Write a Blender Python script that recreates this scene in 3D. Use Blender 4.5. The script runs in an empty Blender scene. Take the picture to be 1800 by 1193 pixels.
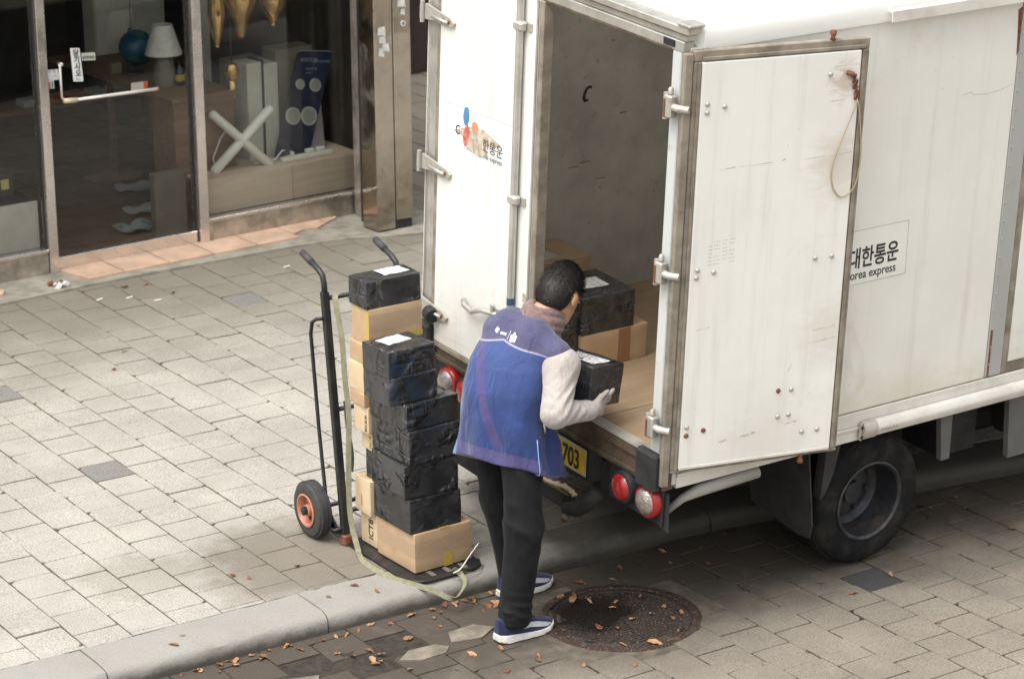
import bpy, math, random
import numpy as np
from mathutils import Matrix, Vector
random.seed(7); rng = np.random.default_rng(7)
R = math.radians
scene = bpy.context.scene
col = scene.collection

# ------------------------------------------------------------------ camera
CAM_H = 4.5                                    # metres above the sidewalk
PITCH, YAW, ROLL = 0.31485, 0.57901, -0.005788
cp, sp, cyw, syw = math.cos(PITCH), math.sin(PITCH), math.cos(YAW), math.sin(YAW)
Fv = Vector((syw*cp, cyw*cp, -sp)); Rv = Vector((cyw, -syw, 0)); Uv = Rv.cross(Fv)
R2 = Rv*math.cos(ROLL)+Uv*math.sin(ROLL); U2 = -Rv*math.sin(ROLL)+Uv*math.cos(ROLL)
cam = bpy.data.objects.new('camera', bpy.data.cameras.new('camera')); col.objects.link(cam)
m = Matrix((R2, U2, -Fv)).transposed().to_4x4(); m.translation = Vector((0, 0, CAM_H)); cam.matrix_world = m
cam.data.sensor_width = 36; cam.data.lens = 4663.5/1800*36
cam.data.clip_start = .1; cam.data.clip_end = 400
cam.data.dof.use_dof = True; cam.data.dof.focus_distance = 11.1; cam.data.dof.aperture_fstop = 4.5
scene.camera = cam

# ------------------------------------------------------------------ overcast daylight
SUN_AZ, SUN_EL = 190, 65                       # degrees: azimuth counted from +X, light comes from there
w = bpy.data.worlds.new('World'); scene.world = w; w.use_nodes = True
nt = w.node_tree; bg = nt.nodes['Background']
sky = nt.nodes.new('ShaderNodeTexSky'); sky.sky_type = 'NISHITA'; sky.sun_disc = False
sky.sun_elevation = R(SUN_EL); sky.sun_rotation = R(90-SUN_AZ); sky.dust_density = 4; sky.air_density = 1.6; sky.ozone_density = 1
hs = nt.nodes.new('ShaderNodeHueSaturation'); hs.inputs['Saturation'].default_value = .22     # cloud veil: hardly any blue left
nt.links.new(sky.outputs[0], hs.inputs['Color']); nt.links.new(hs.outputs[0], bg.inputs['Color']); bg.inputs['Strength'].default_value = .145
sun = bpy.data.objects.new('sun', bpy.data.lights.new('sun', 'SUN')); col.objects.link(sun)
sun.data.energy = 1.1; sun.data.angle = R(45); sun.data.color = (1, .965, .905)
sd = Vector((math.cos(R(SUN_AZ))*math.cos(R(SUN_EL)), math.sin(R(SUN_AZ))*math.cos(R(SUN_EL)), math.sin(R(SUN_EL))))
sun.rotation_euler = sd.to_track_quat('Z', 'Y').to_euler(); sun.location = sd*30
vs = scene.view_settings; vs.view_transform = 'Standard'; vs.look = 'None'; vs.exposure = .93; vs.gamma = 1; vs.use_curve_mapping = False
scene.cycles.use_denoising = True; scene.cycles.max_bounces = 8; scene.cycles.transparent_max_bounces = 12
scene.cycles.caustics_reflective = False; scene.cycles.caustics_refractive = False

# ------------------------------------------------------------------ material helpers
class NT:
    def __init__(s, name):
        s.m = bpy.data.materials.new(name); s.m.use_nodes = True; s.t = s.m.node_tree; s.b = s.t.nodes['Principled BSDF']
    def n(s, typ, **kw):
        x = s.t.nodes.new(typ)
        for k, v in kw.items(): setattr(x, k, v)
        return x
    def put(s, sock, v):
        if hasattr(v, 'is_output'): s.t.links.new(v, sock)
        elif v is not None:
            if sock.type == 'RGBA' and not hasattr(v, '__len__'): v = (v, v, v, 1)
            elif sock.type == 'RGBA' and len(v) == 3: v = (*v, 1)
            sock.default_value = v
    def pos(s): return s.n('ShaderNodeNewGeometry').outputs['Position']
    def island(s): return s.n('ShaderNodeNewGeometry').outputs['Random Per Island']
    def rand(s): return s.n('ShaderNodeObjectInfo').outputs['Random']
    def obj(s): return s.n('ShaderNodeTexCoord').outputs['Object']
    def scale(s, v, sc, loc=(0, 0, 0)):
        x = s.n('ShaderNodeMapping'); s.put(x.inputs['Vector'], v); x.inputs['Scale'].default_value = sc; x.inputs['Location'].default_value = loc; return x.outputs[0]
    def noise(s, sc, det=3, rough=.55, vec=None, dist=0, typ=None):
        x = s.n('ShaderNodeTexNoise'); 
        if typ: x.noise_type = typ
        s.put(x.inputs['Vector'], vec if vec is not None else s.pos()); x.inputs['Scale'].default_value = sc
        x.inputs['Detail'].default_value = det; x.inputs['Roughness'].default_value = rough; x.inputs['Distortion'].default_value = dist
        return x.outputs['Fac']
    def voro(s, sc, vec=None, feat='F1', out='Distance'):
        x = s.n('ShaderNodeTexVoronoi', feature=feat); s.put(x.inputs['Vector'], vec if vec is not None else s.pos()); x.inputs['Scale'].default_value = sc; return x.outputs[out]
    def ramp(s, f, a, b, lo=0., hi=1.):
        x = s.n('ShaderNodeMapRange', clamp=True, interpolation_type='SMOOTHSTEP'); s.put(x.inputs['Value'], f)
        x.inputs['From Min'].default_value = a; x.inputs['From Max'].default_value = b; x.inputs['To Min'].default_value = lo; x.inputs['To Max'].default_value = hi
        return x.outputs[0]
    def mth(s, op, a, b=None, c=None):
        x = s.n('ShaderNodeMath', operation=op)
        for i, v in enumerate((a, b, c)):
            if v is not None: s.put(x.inputs[i], v)
        return x.outputs[0]
    def mix(s, f, a, b, mode='MIX'):
        x = s.n('ShaderNodeMix', data_type='RGBA', blend_type=mode); s.put(x.inputs['Factor'], f); s.put(x.inputs[6], a); s.put(x.inputs[7], b); return x.outputs[2]
    def gray(s, v):
        x = s.n('ShaderNodeCombineColor'); [s.put(x.inputs[i], v) for i in range(3)]; return x.outputs[0]
    def sep(s, v):
        x = s.n('ShaderNodeSeparateXYZ'); s.put(x.inputs[0], v); return x.outputs
    def dist(s, v, p):
        x = s.n('ShaderNodeVectorMath', operation='DISTANCE'); s.put(x.inputs[0], v); x.inputs[1].default_value = p; return x.outputs['Value']
    def bump(s, h, st=.3, d=.01, nrm=None):
        x = s.n('ShaderNodeBump'); s.put(x.inputs['Height'], h); x.inputs['Strength'].default_value = st; x.inputs['Distance'].default_value = d
        if nrm is not None: s.put(x.inputs['Normal'], nrm)
        return x.outputs[0]
    def out(s, color=None, rough=None, metal=None, normal=None, **kw):
        for k, v in (('Base Color', color), ('Roughness', rough), ('Metallic', metal), ('Normal', normal)):
            if v is not None: s.put(s.b.inputs[k], v)
        for k, v in kw.items(): s.put(s.b.inputs[k.replace('_', ' ')], v)
        return s.m

def simple(name, c, rough=.6, metal=0., var=.12, sc=6, bst=0., bsc=80, spec=.5, dirt=None, dirtamt=.35, dsc=3.):
    """plain surface: base colour, tone variation, optional dirt blotches and fine relief"""
    n = NT(name); f = n.noise(sc, 5, .6)
    cc = n.mix(1, c, n.gray(n.ramp(f, .3, .7, 1-var, 1+var)), 'MULTIPLY')
    if dirt: cc = n.mix(n.mth('MULTIPLY', n.ramp(n.noise(dsc, 6, .7), .45, .75), dirtamt), cc, dirt)
    nr = n.bump(n.noise(bsc, 4, .6), bst, .004) if bst else None
    return n.out(cc, n.ramp(n.noise(sc*2.3, 3), .3, .7, max(.02, rough-.08), min(1, rough+.08)), metal, nr, Specular_IOR_Level=spec)

# ------------------------------------------------------------------ mesh helpers
class MB:
    def __init__(s): s.v = []; s.f = []
    def add(s, vs, fs):
        o = len(s.v); s.v += [tuple(map(float, p)) for p in vs]; s.f += [tuple(i+o for i in f) for f in fs]; return s
    def box(s, x0, x1, y0, y1, z0, z1, c=.0, mat=None):
        """box, chamfered by c"""
        if c <= 0:
            vs = [(x, y, z) for z in (z0, z1) for y in (y0, y1) for x in (x0, x1)]
            fs = [(0, 2, 3, 1), (4, 5, 7, 6), (0, 1, 5, 4), (2, 6, 7, 3), (0, 4, 6, 2), (1, 3, 7, 5)]
        else:
            c = min(c, (x1-x0)*.45, (y1-y0)*.45, (z1-z0)*.45); vs = []; ix = {}
            for a, X in ((0, (x0, x1)), ):
                pass
            X, Y, Z = (x0, x1), (y0, y1), (z0, z1); sg = (1, -1)
            for i in (0, 1):
                for j in (0, 1):
                    for k in (0, 1):
                        for ax in range(3):
                            p = [X[i]+(c*sg[i] if ax != 0 else 0), Y[j]+(c*sg[j] if ax != 1 else 0), Z[k]+(c*sg[k] if ax != 2 else 0)]
                            ix[i, j, k, ax] = len(vs); vs.append(p)
            fs = []
            for e in (0, 1):
                fs.append((ix[e, 0, 0, 0], ix[e, 1, 0, 0], ix[e, 1, 1, 0], ix[e, 0, 1, 0])[::(1 if e else -1)])
                fs.append((ix[0, e, 0, 1], ix[1, e, 0, 1], ix[1, e, 1, 1], ix[0, e, 1, 1])[::(-1 if e else 1)])
                fs.append((ix[0, 0, e, 2], ix[1, 0, e, 2], ix[1, 1, e, 2], ix[0, 1, e, 2])[::(1 if e else -1)])
            for a in (0, 1):
                for b in (0, 1):
                    fl = 1 if a == b else -1
                    fs.append((ix[a, b, 0, 0], ix[a, b, 0, 1], ix[a, b, 1, 1], ix[a, b, 1, 0])[::fl])
                    fs.append((ix[a, 0, b, 2], ix[a, 0, b, 0], ix[a, 1, b, 0], ix[a, 1, b, 2])[::fl])
                    fs.append((ix[0, a, b, 1], ix[0, a, b, 2], ix[1, a, b, 2], ix[1, a, b, 1])[::fl])
                    for k in (0, 1):
                        fs.append((ix[a, b, k, 0], ix[a, b, k, 1], ix[a, b, k, 2])[::(1 if (a+b+k) % 2 else -1)])
        if mat is not None: vs = [mat(Vector(p)) for p in vs]
        return s.add(vs, fs)
    def tube(s, path, r, n=10, caps=True, sx=1., sy=1.):
        P = [Vector(p) for p in path]; rr = r if hasattr(r, '__len__') else [r]*len(P); vs = []; fs = []; up = None
        for i, p in enumerate(P):
            t = (P[min(i+1, len(P)-1)]-P[max(i-1, 0)]).normalized()
            if up is None: up = Vector((0, 0, 1)) if abs(t.z) < .9 else Vector((1, 0, 0))
            a = t.cross(up); a = a.normalized() if a.length > 1e-6 else Vector((1, 0, 0)); b = a.cross(t).normalized(); up = b
            for k in range(n):
                th = 2*math.pi*k/n; vs.append(p+a*math.cos(th)*rr[i]*sx+b*math.sin(th)*rr[i]*sy)
        for i in range(len(P)-1):
            for k in range(n): fs.append((i*n+k, i*n+(k+1) % n, (i+1)*n+(k+1) % n, (i+1)*n+k))
        if caps: fs.append(tuple(range(n))[::-1]); fs.append(tuple((len(P)-1)*n+k for k in range(n)))
        return s.add(vs, fs)
    def lathe(s, prof, o, ax, n=24, ell=1., caps=True):
        """prof: (radius, height) along axis ax from o"""
        ax = Vector(ax).normalized(); a = ax.orthogonal().normalized(); b = ax.cross(a); o = Vector(o); vs = []; fs = []
        for r, h in prof:
            for k in range(n):
                th = 2*math.pi*k/n; vs.append(o+ax*h+(a*math.cos(th)+b*math.sin(th)*ell)*r)
        for i in range(len(prof)-1):
            for k in range(n): fs.append((i*n+k, i*n+(k+1) % n, (i+1)*n+(k+1) % n, (i+1)*n+k))
        if caps and prof[0][0] > 1e-4: fs.append(tuple(range(n))[::-1])
        if caps and prof[-1][0] > 1e-4: fs.append(tuple((len(prof)-1)*n+k for k in range(n)))
        return s.add(vs, fs)
    def prism(s, poly, d, fn):
        """closed polygon extruded by d: fn(u, v, w) -> point"""
        n = len(poly); vs = [fn(u, v, 0) for u, v in poly]+[fn(u, v, d) for u, v in poly]
        fs = [tuple(range(n))[::-1], tuple(range(n, 2*n))]+[(k, (k+1) % n, n+(k+1) % n, n+k) for k in range(n)]
        return s.add(vs, fs)
    def build(s, name, mat, parent=None, smooth=False, loc=None, rotz=None, fix=True):
        me = bpy.data.meshes.new(name); me.from_pydata(s.v, [], s.f); me.validate()
        if fix:
            import bmesh
            bm = bmesh.new(); bm.from_mesh(me); bmesh.ops.recalc_face_normals(bm, faces=bm.faces); bm.to_mesh(me); bm.free()
        if smooth:
            me.polygons.foreach_set('use_smooth', [True]*len(me.polygons))
            if smooth == 'a':
                try: me.set_sharp_from_angle(angle=R(38))
                except Exception: pass
        o = bpy.data.objects.new(name, me); me.materials.append(mat); col.objects.link(o)
        if parent is not None: o.parent = parent
        if loc is not None: o.location = loc
        if rotz is not None: o.rotation_euler[2] = rotz
        return o

def link_mesh(name, me, parent=None, loc=(0, 0, 0), rot=(0, 0, 0)):
    o = bpy.data.objects.new(name, me); col.objects.link(o); o.location = loc; o.rotation_euler = rot
    if parent is not None: o.parent = parent
    return o
def tag(o, label=None, cat=None, group=None, kind=None):
    for k, v in (('label', label), ('category', cat), ('group', group), ('kind', kind)):
        if v: o[k] = v
    return o
def empty(name, loc=(0, 0, 0), rot=(0, 0, 0)):
    o = bpy.data.objects.new(name, None); col.objects.link(o); o.location = loc; o.rotation_euler = rot; o.empty_display_size = .1; return o
def text_part(name, body, size, mat, parent, mtx, ext=.0006, bold=0., sx=1., align='LEFT', shear=0.):
    cu = bpy.data.curves.new(name, 'FONT'); cu.body = body; cu.size = size; cu.extrude = ext; cu.offset = bold; cu.align_x = align; cu.shear = shear
    cu.resolution_u = 4
    t = bpy.data.objects.new(name, cu); col.objects.link(t)
    dg = bpy.context.evaluated_depsgraph_get(); me = bpy.data.meshes.new_from_object(t.evaluated_get(dg))
    bpy.data.objects.remove(t); bpy.data.curves.remove(cu)
    me.transform(mtx @ Matrix.Diagonal((sx, 1, 1, 1))); me.materials.clear(); me.materials.append(mat); me.name = name
    return link_mesh(name, me, parent)
def frame_mtx(o, ux, uy):
    ux = Vector(ux).normalized(); uy = Vector(uy).normalized(); uz = ux.cross(uy)
    m = Matrix((ux, uy, uz)).transposed().to_4x4(); m.translation = Vector(o); return m

_nd = {}
def vnoise(P, freq, seed=0, n=9):
    """cheap smooth noise in about [-1, 1] for (N,3) arrays"""
    if seed not in _nd:
        g = np.random.default_rng(seed+11); d = g.normal(size=(n, 3)); d /= np.linalg.norm(d, axis=1)[:, None]; _nd[seed] = (d*g.uniform(.6, 1.5, (n, 1)), g.uniform(0, 6.28, n))
    d, ph = _nd[seed]
    return np.sin((P*freq) @ d.T+ph).sum(-1)/n*1.8

# ---- implicit surfaces -> one continuous mesh (surface nets)
class SDF:
    def __init__(s, lo, hi, h):
        s.lo = np.array(lo, float); s.h = h; s.n = np.ceil((np.array(hi)-s.lo)/h).astype(int)+1
        s.D = np.full(s.n, 1., np.float32)
    def _sub(s, lo, hi):
        a = np.clip(np.floor((np.array(lo)-s.lo)/s.h).astype(int), 0, s.n); b = np.clip(np.ceil((np.array(hi)-s.lo)/s.h).astype(int)+1, 0, s.n)
        if np.any(b <= a): return None, None
        sl = tuple(slice(x, y) for x, y in zip(a, b))
        g = np.stack(np.meshgrid(*[s.lo[i]+s.h*np.arange(a[i], b[i]) for i in range(3)], indexing='ij'), -1)
        return sl, g
    def _u(s, sl, d, k):
        A = s.D[sl]
        if k > 0:
            hh = np.clip(.5+.5*(A-d)/k, 0, 1); s.D[sl] = A*(1-hh)+d*hh-k*hh*(1-hh)
        else: s.D[sl] = np.minimum(A, d)
    def cone(s, a, b, ra, rb, k=.02, wr=0, wf=40, seed=0, folds=()):
        a = np.array(a, float); b = np.array(b, float); r = max(ra, rb)+.03+k
        sl, g = s._sub(np.minimum(a, b)-r, np.maximum(a, b)+r)
        if sl is None: return s
        ab = b-a; t = np.clip(((g-a) @ ab)/(ab @ ab), 0, 1); d = np.linalg.norm(g-(a+t[..., None]*ab), axis=-1)-(ra+(rb-ra)*t)
        if wr: d = d-wr*vnoise(g.reshape(-1, 3), wf, seed).reshape(d.shape)
        for (c, dr, rad, amp, fq, ph) in folds:            # cloth folds: ridges across direction dr, fading with distance from c
            c = np.array(c, float); dr = np.array(dr, float); dr = dr/np.linalg.norm(dr); q = g-c
            u = q @ dr+.012*vnoise(g.reshape(-1, 3), 26, seed+5).reshape(d.shape)
            d = d-amp*np.exp(-(np.linalg.norm(q, axis=-1)/rad)**2)*(1-1.6*np.abs(np.sin(u*fq+ph)))
        s._u(sl, d, k); return s
    def ell(s, c, r, k=.02, rot=None, sub=False, wr=0, wf=40, seed=0):
        c = np.array(c, float); r = np.array(r, float); m = r.max()+.03+k
        sl, g = s._sub(c-m, c+m)
        if sl is None: return s
        q = g-c
        if rot is not None: q = q @ np.array(rot)          # columns = local axes
        d = (np.linalg.norm(q/r, axis=-1)-1)*r.min()
        if wr: d = d-wr*vnoise(g.reshape(-1, 3), wf, seed).reshape(d.shape)
        if sub: s.D[sl] = np.maximum(s.D[sl], -d)
        else: s._u(sl, d, k)
        return s
    def func(s, lo, hi, fn, k=.02, op='u'):
        sl, g = s._sub(lo, hi); d = fn(g)
        if op == 'u': s._u(sl, d, k)
        elif op == 'i': s.D[sl] = np.maximum(s.D[sl], d)
        return s
    def mesh(s, name, smooth=1):
        D = s.D.copy(); D[0] = D[-1] = 1; D[:, 0] = D[:, -1] = 1; D[:, :, 0] = D[:, :, -1] = 1
        S = D < 0; n = np.array(D.shape); c = n-1
        cnt = sum(S[i:c[0]+i, j:c[1]+j, k:c[2]+k].astype(np.int8) for i in (0, 1) for j in (0, 1) for k in (0, 1))
        act = np.argwhere((cnt > 0) & (cnt < 8)); idx = np.full(c, -1, np.int64); idx[tuple(act.T)] = np.arange(len(act))
        cor = [(i, j, k) for i in (0, 1) for j in (0, 1) for k in (0, 1)]
        val = np.stack([D[act[:, 0]+i, act[:, 1]+j, act[:, 2]+k] for i, j, k in cor], 1)
        acc = np.zeros((len(act), 3)); num = np.zeros(len(act))
        for a in range(8):
            for b in range(a+1, 8):
                if sum(x != y for x, y in zip(cor[a], cor[b])) != 1: continue
                va, vb = val[:, a], val[:, b]; mk = (va < 0) != (vb < 0); t = np.where(mk, va/np.where(mk, va-vb, 1), 0)
                p = np.array(cor[a])+t[:, None]*(np.array(cor[b])-np.array(cor[a])); acc[mk] += p[mk]; num += mk
        V = s.lo+s.h*(act+acc/num[:, None]); Q = []
        for ax in range(3):
            o1, o2 = [(1, 2), (2, 0), (0, 1)][ax]; sa = [slice(None)]*3; sb = [slice(None)]*3; sa[ax] = slice(0, -1); sb[ax] = slice(1, None)
            E = np.argwhere(S[tuple(sa)] != S[tuple(sb)]); inside = S[tuple(E.T)]
            d1 = np.eye(3, dtype=int)[o1]; d2 = np.eye(3, dtype=int)[o2]
            q = np.stack([idx[tuple((E-d1-d2).T)], idx[tuple((E-d2).T)], idx[tuple(E.T)], idx[tuple((E-d1).T)]], 1)
            q[~inside] = q[~inside][:, ::-1]; Q.append(q)
        Q = np.concatenate(Q)
        for _ in range(smooth):
            A = np.zeros_like(V); N = np.zeros(len(V))
            for i in range(4):
                for j in (1, 3): np.add.at(A, Q[:, i], V[Q[:, (i+j) % 4]]); np.add.at(N, Q[:, i], 1)
            V = .5*V+.5*A/np.maximum(N, 1)[:, None]
        me = bpy.data.meshes.new(name); me.from_pydata(V.tolist(), [], Q.tolist()); me.polygons.foreach_set('use_smooth', [True]*len(me.polygons)); me.update()
        return me
def sdf_obj(name, s, mat, parent, smooth=1):
    me = s.mesh(name, smooth); me.materials.append(mat); return link_mesh(name, me, parent)
# ================================================================== SETTING
ROAD_Z = -.08
def stone_mat(name, base, dark, kind):
    n = NT(name); P = n.pos(); x, y, z = n.sep(P)
    r = n.island()
    c = n.mix(1, base, n.gray(n.mth('ADD', n.mth('MULTIPLY', r, .16), .91)), 'MULTIPLY')
    c = n.mix(n.ramp(n.noise(170, 3, .8), .42, .66), c, n.mix(1, c, (.48, .46, .43), 'MULTIPLY'))            # granite speckle
    c = n.mix(1, c, n.gray(n.ramp(n.noise(1.7, 5, .65), .3, .72, .84, 1.07)), 'MULTIPLY')                  # broad tone
    c = n.mix(n.mth('MULTIPLY', n.ramp(n.noise(9, 6, .75), .5, .74), .35), c, (.26, .235, .19))             # smudges
    if kind == 'walk':
        g = n.mth('ADD', y, n.mth('MULTIPLY', n.noise(2.2, 4, .6), 1.6))
        c = n.mix(n.ramp(g, 12.2, 14.6, 0, .72), c, (.15, .13, .09))                                          # grime and moss towards the shop
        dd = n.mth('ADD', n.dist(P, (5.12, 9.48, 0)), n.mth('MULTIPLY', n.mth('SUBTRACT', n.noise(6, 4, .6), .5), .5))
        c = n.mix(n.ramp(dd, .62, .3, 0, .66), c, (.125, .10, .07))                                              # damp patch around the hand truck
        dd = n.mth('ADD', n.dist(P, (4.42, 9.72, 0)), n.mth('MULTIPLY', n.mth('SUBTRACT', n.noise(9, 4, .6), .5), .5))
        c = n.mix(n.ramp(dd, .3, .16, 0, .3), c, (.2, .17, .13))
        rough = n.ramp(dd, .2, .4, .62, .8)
        dd = n.mth('ADD', n.dist(n.scale(P, (.45, 1.3, 1)), (3.2, 11.95, 0)), n.mth('MULTIPLY', n.mth('SUBTRACT', n.noise(5, 5, .65), .5), .8)); c = n.mix(n.ramp(dd, .85, .3, 0, .75), c, (.075, .063, .046))    # damp stain, deepened to paint in the shade under the truck
    elif kind == 'road':
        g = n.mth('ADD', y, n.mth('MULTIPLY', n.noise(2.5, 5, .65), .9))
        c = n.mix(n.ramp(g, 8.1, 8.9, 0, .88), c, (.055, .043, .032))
        dd = n.mth('ADD', n.dist(n.scale(P, (.7, 1.2, 1)), (4.75, 10.35, 0)), n.mth('MULTIPLY', n.mth('SUBTRACT', n.noise(4.5, 6, .7), .5), .9)); c = n.mix(n.ramp(dd, .62, .25, 0, .7), c, (.07, .058, .044))     # damp, oily blocks by the rear wheel, with the truck's shade painted in                                           # leaf-brown gutter dirt, darkened further to stand in for under-truck shade
        c = n.mix(n.mth('MULTIPLY', n.ramp(n.noise(3.1, 5, .7, dist=.6), .52, .7), .45), c, (.16, .14, .115))
        rough = .78
    else: rough = .82
    dk = n.ramp(r, .0, .0001)
    nr = n.bump(n.noise(260, 3, .7), .35, .003); nr = n.bump(n.noise(24, 4, .6), .25, .006, nr)
    return n.out(c, rough, 0, nr, Specular_IOR_Level=.35)
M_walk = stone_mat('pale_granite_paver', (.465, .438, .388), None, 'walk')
M_road = stone_mat('grey_granite_paver', (.285, .25, .205), None, 'road')
def kerb_mat():
    n = NT('kerb_granite'); c = n.mix(1, (.34, .325, .29), n.gray(n.mth('ADD', n.mth('MULTIPLY', n.island(), .1), .95)), 'MULTIPLY')
    c = n.mix(n.ramp(n.noise(380, 2, .7), .45, .7), c, (.2, .19, .175)); c = n.mix(n.mth('MULTIPLY', n.ramp(n.noise(3, 6, .7), .45, .75), .5), c, (.24, .22, .18))
    x, y, z = n.sep(n.pos()); g = n.mth('ADD', z, n.mth('MULTIPLY', n.noise(14, 4, .7), .05))
    c = n.mix(n.ramp(g, .0, -.045, 0, .85), c, (.06, .05, .038))                   # splash dirt on the lower face
    g = n.mth('ADD', x, n.mth('MULTIPLY', n.noise(4, 5, .7), 1.1)); c = n.mix(n.ramp(g, 6.2, 6.95, 0, .85), c, (.06, .052, .04))               # damp stretch that also carries the truck's shade as colour
    return n.out(c, .85, 0, n.bump(n.noise(170, 4, .75), .6, .004), Specular_IOR_Level=.3)
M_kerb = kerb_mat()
M_joint = (lambda n: n.out(n.mix(n.ramp(n.noise(1.3, 4, .6), .45, .65), n.mix(n.ramp(n.noise(30, 3), .3, .7), (.06, .046, .028), (.10, .078, .048)), (.06, .064, .028)), .95, 0, n.bump(n.noise(200, 3), .4, .004)))(NT('joint_sand'))
M_dark_paver = simple('charcoal_paver', (.20, .19, .175), .85, bst=.5, bsc=300, var=.45, sc=170)
M_dark_paver2 = simple('black_granite_paver', (.055, .053, .052), .85, bst=.6, bsc=220, var=.75, sc=170)
M_conc = simple('old_concrete', (.30, .275, .225), .9, bst=.5, bsc=60, var=.25, sc=9, dirt=(.15, .13, .10), dirtamt=.6)
M_dirt = simple('gutter_dirt', (.035, .027, .02), .95, bst=.9, bsc=70, var=.5, sc=40)

road = MB().add([(-60, -60, ROAD_Z-.016), (80, -60, ROAD_Z-.016), (80, 8.95, ROAD_Z-.016), (-60, 8.95, ROAD_Z-.016)], [(0, 1, 2, 3)]).build('road', M_road, fix=False); tag(road, kind='structure')

jb = MB().add([(1.75, 3.9, ROAD_Z-.0055), (12.3, 3.9, ROAD_Z-.0055), (12.3, 8.96, ROAD_Z-.0055), (1.75, 8.96, ROAD_Z-.0055)], [(0, 1, 2, 3)]).build('joint_sand', simple('road_joint_dirt', (.035, .029, .02), .95, bst=.4, bsc=200, var=.4, sc=30), road, fix=False)
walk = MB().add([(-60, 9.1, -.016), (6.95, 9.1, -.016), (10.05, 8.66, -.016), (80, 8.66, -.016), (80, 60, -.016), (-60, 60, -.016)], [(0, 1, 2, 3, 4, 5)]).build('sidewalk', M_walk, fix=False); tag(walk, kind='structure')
jb2 = MB().add([(1.75, 9.1, -.0055), (6.95, 9.1, -.0055), (10.05, 8.66, -.0055), (12.3, 8.66, -.0055), (12.3, 18.3, -.0055), (1.75, 18.3, -.0055)], [(0, 1, 2, 3, 4, 5)]).build('joint_sand', M_joint, walk, fix=False)

def kerb_front(x): return 8.905 if x < 6.9 else max(8.45, 8.905-(x-6.9)*.145)
def kerb_back(x): return kerb_front(x)+.265

cam_pos = Vector((0, 0, CAM_H))
def to_px(p):
    d = Vector(p)-cam_pos; z = d.dot(Fv); return 900+4663.5*d.dot(R2)/z, 596.5-4663.5*d.dot(U2)/z
def paver_mesh(name, w, l, mat, seed=0):
    r_ = random.Random(seed*17+3); mb = MB(); g = .0066; c = .0022; h = .03
    x0, x1, y0, y1 = -w/2+g/2, w/2-g/2, -l/2+g/2, l/2-g/2
    pts = []
    for k, (a, b) in enumerate(((x0, y0), (x1, y0), (x1, y1), (x0, y1))):
        a += r_.uniform(-.0016, .0016); b += r_.uniform(-.0016, .0016); sa, sb = (1 if a < 0 else -1), (1 if b < 0 else -1); ch = r_.uniform(.002, .005) if r_.random() > .16 else r_.uniform(.010, .022)
        pr = [(a+sa*ch, b), (a, b+sb*ch)]; pts += pr if k in (1, 3) else pr[::-1]
        nx_ = ((x0, y0), (x1, y0), (x1, y1), (x0, y1))[(k+1) % 4]; pts.append(((a+nx_[0])/2+r_.uniform(-.0014, .0014), (b+nx_[1])/2+r_.uniform(-.0014, .0014)))
    n = len(pts); k_ = 1-2*c/w
    me = bpy.data.meshes.new(name); me.from_pydata([(a, b, -h) for a, b in pts]+[(a, b, -c) for a, b in pts]+[(a*k_, b*k_, 0) for a, b in pts], [], [tuple(range(2*n, 3*n))]+[(i, (i+1) % n, n+(i+1) % n, n+i) for i in range(n)]+[(n+i, n+(i+1) % n, 2*n+(i+1) % n, 2*n+i) for i in range(n)])
    me.materials.append(mat); return me
def clip_poly(poly, f):
    """keep the part of a polygon where f(p) >= 0 (linear f)"""
    out = []
    for i, p in enumerate(poly):
        q = poly[(i+1) % len(poly)]; a, b = f(p), f(q)
        if a >= 0: out.append(p)
        if (a >= 0) != (b >= 0): t = a/(a-b); out.append((p[0]+(q[0]-p[0])*t, p[1]+(q[1]-p[1])*t))
    return out
def lay(cells, parent, meshes, mat, z, w, l, ang, full, special):
    """cells: list of (x, y); the ~300 largest in the picture become objects, the rest one part"""
    info = []
    for (x, y) in cells:
        u, v = to_px((x, y, z)); d = (Vector((x, y, z))-cam_pos).length
        info.append((not (-70 < u < 1870 and -70 < v < 1260), d, x, y))
    info.sort(); rest = MB(); cnt = 0
    for off, d, x, y in info:
        poly = None
        if not full((x, y)):
            ca, sa = math.cos(ang), math.sin(ang)
            poly = [(x+ca*a-sa*b, y+sa*a+ca*b) for a, b in ((-w/2+.003, -l/2+.003), (w/2-.003, -l/2+.003), (w/2-.003, l/2-.003), (-w/2+.003, l/2-.003))]
            for fcl in special['clips']: poly = clip_poly(poly, fcl) if len(poly) > 2 else []
            if len(poly) < 3: continue
            ar = abs(sum(poly[i][0]*poly[(i+1) % len(poly)][1]-poly[(i+1) % len(poly)][0]*poly[i][1] for i in range(len(poly))))/2
            if ar < .0008: continue
        dz = float(np.clip(rng.normal(0, .0017), -.0026, .003)); rx, ry, rz = rng.normal(0, .004), rng.normal(0, .004), rng.normal(0, .004)
        mm = next((mt for (sx, sy, mt) in special['dark'] if abs(sx-x) < w/2 and abs(sy-y) < l/2), None)
        if poly is not None:
            mb = MB().prism(poly, .03, lambda u, v, q: (u, v, z+dz-.03+q))
            if cnt < 300 and not off: mb.build('paver', mat, parent); cnt += 1
            else: rest.add(mb.v, mb.f)
        elif cnt < 300 and not off or mm is not None:
            mesh = random.choice(meshes)
            if mm is not None: me = mesh.copy(); me.materials.clear(); me.materials.append(mm)
            else: me = mesh
            link_mesh('paver', me, parent, (x, y, z+dz), (rx, ry, ang+rz)); cnt += 1
        else:
            mesh = random.choice(meshes)
            mx = Matrix.Translation((x, y, z+dz)) @ Matrix.Rotation(ang+rz, 4, 'Z') @ Matrix.Rotation(rx, 4, 'X')
            rest.add([mx @ v.co for v in mesh.vertices], [tuple(p.vertices) for p in mesh.polygons])
    o = rest.build('paver_field', mat, parent, fix=False); tag(o, kind='stuff')

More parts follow.
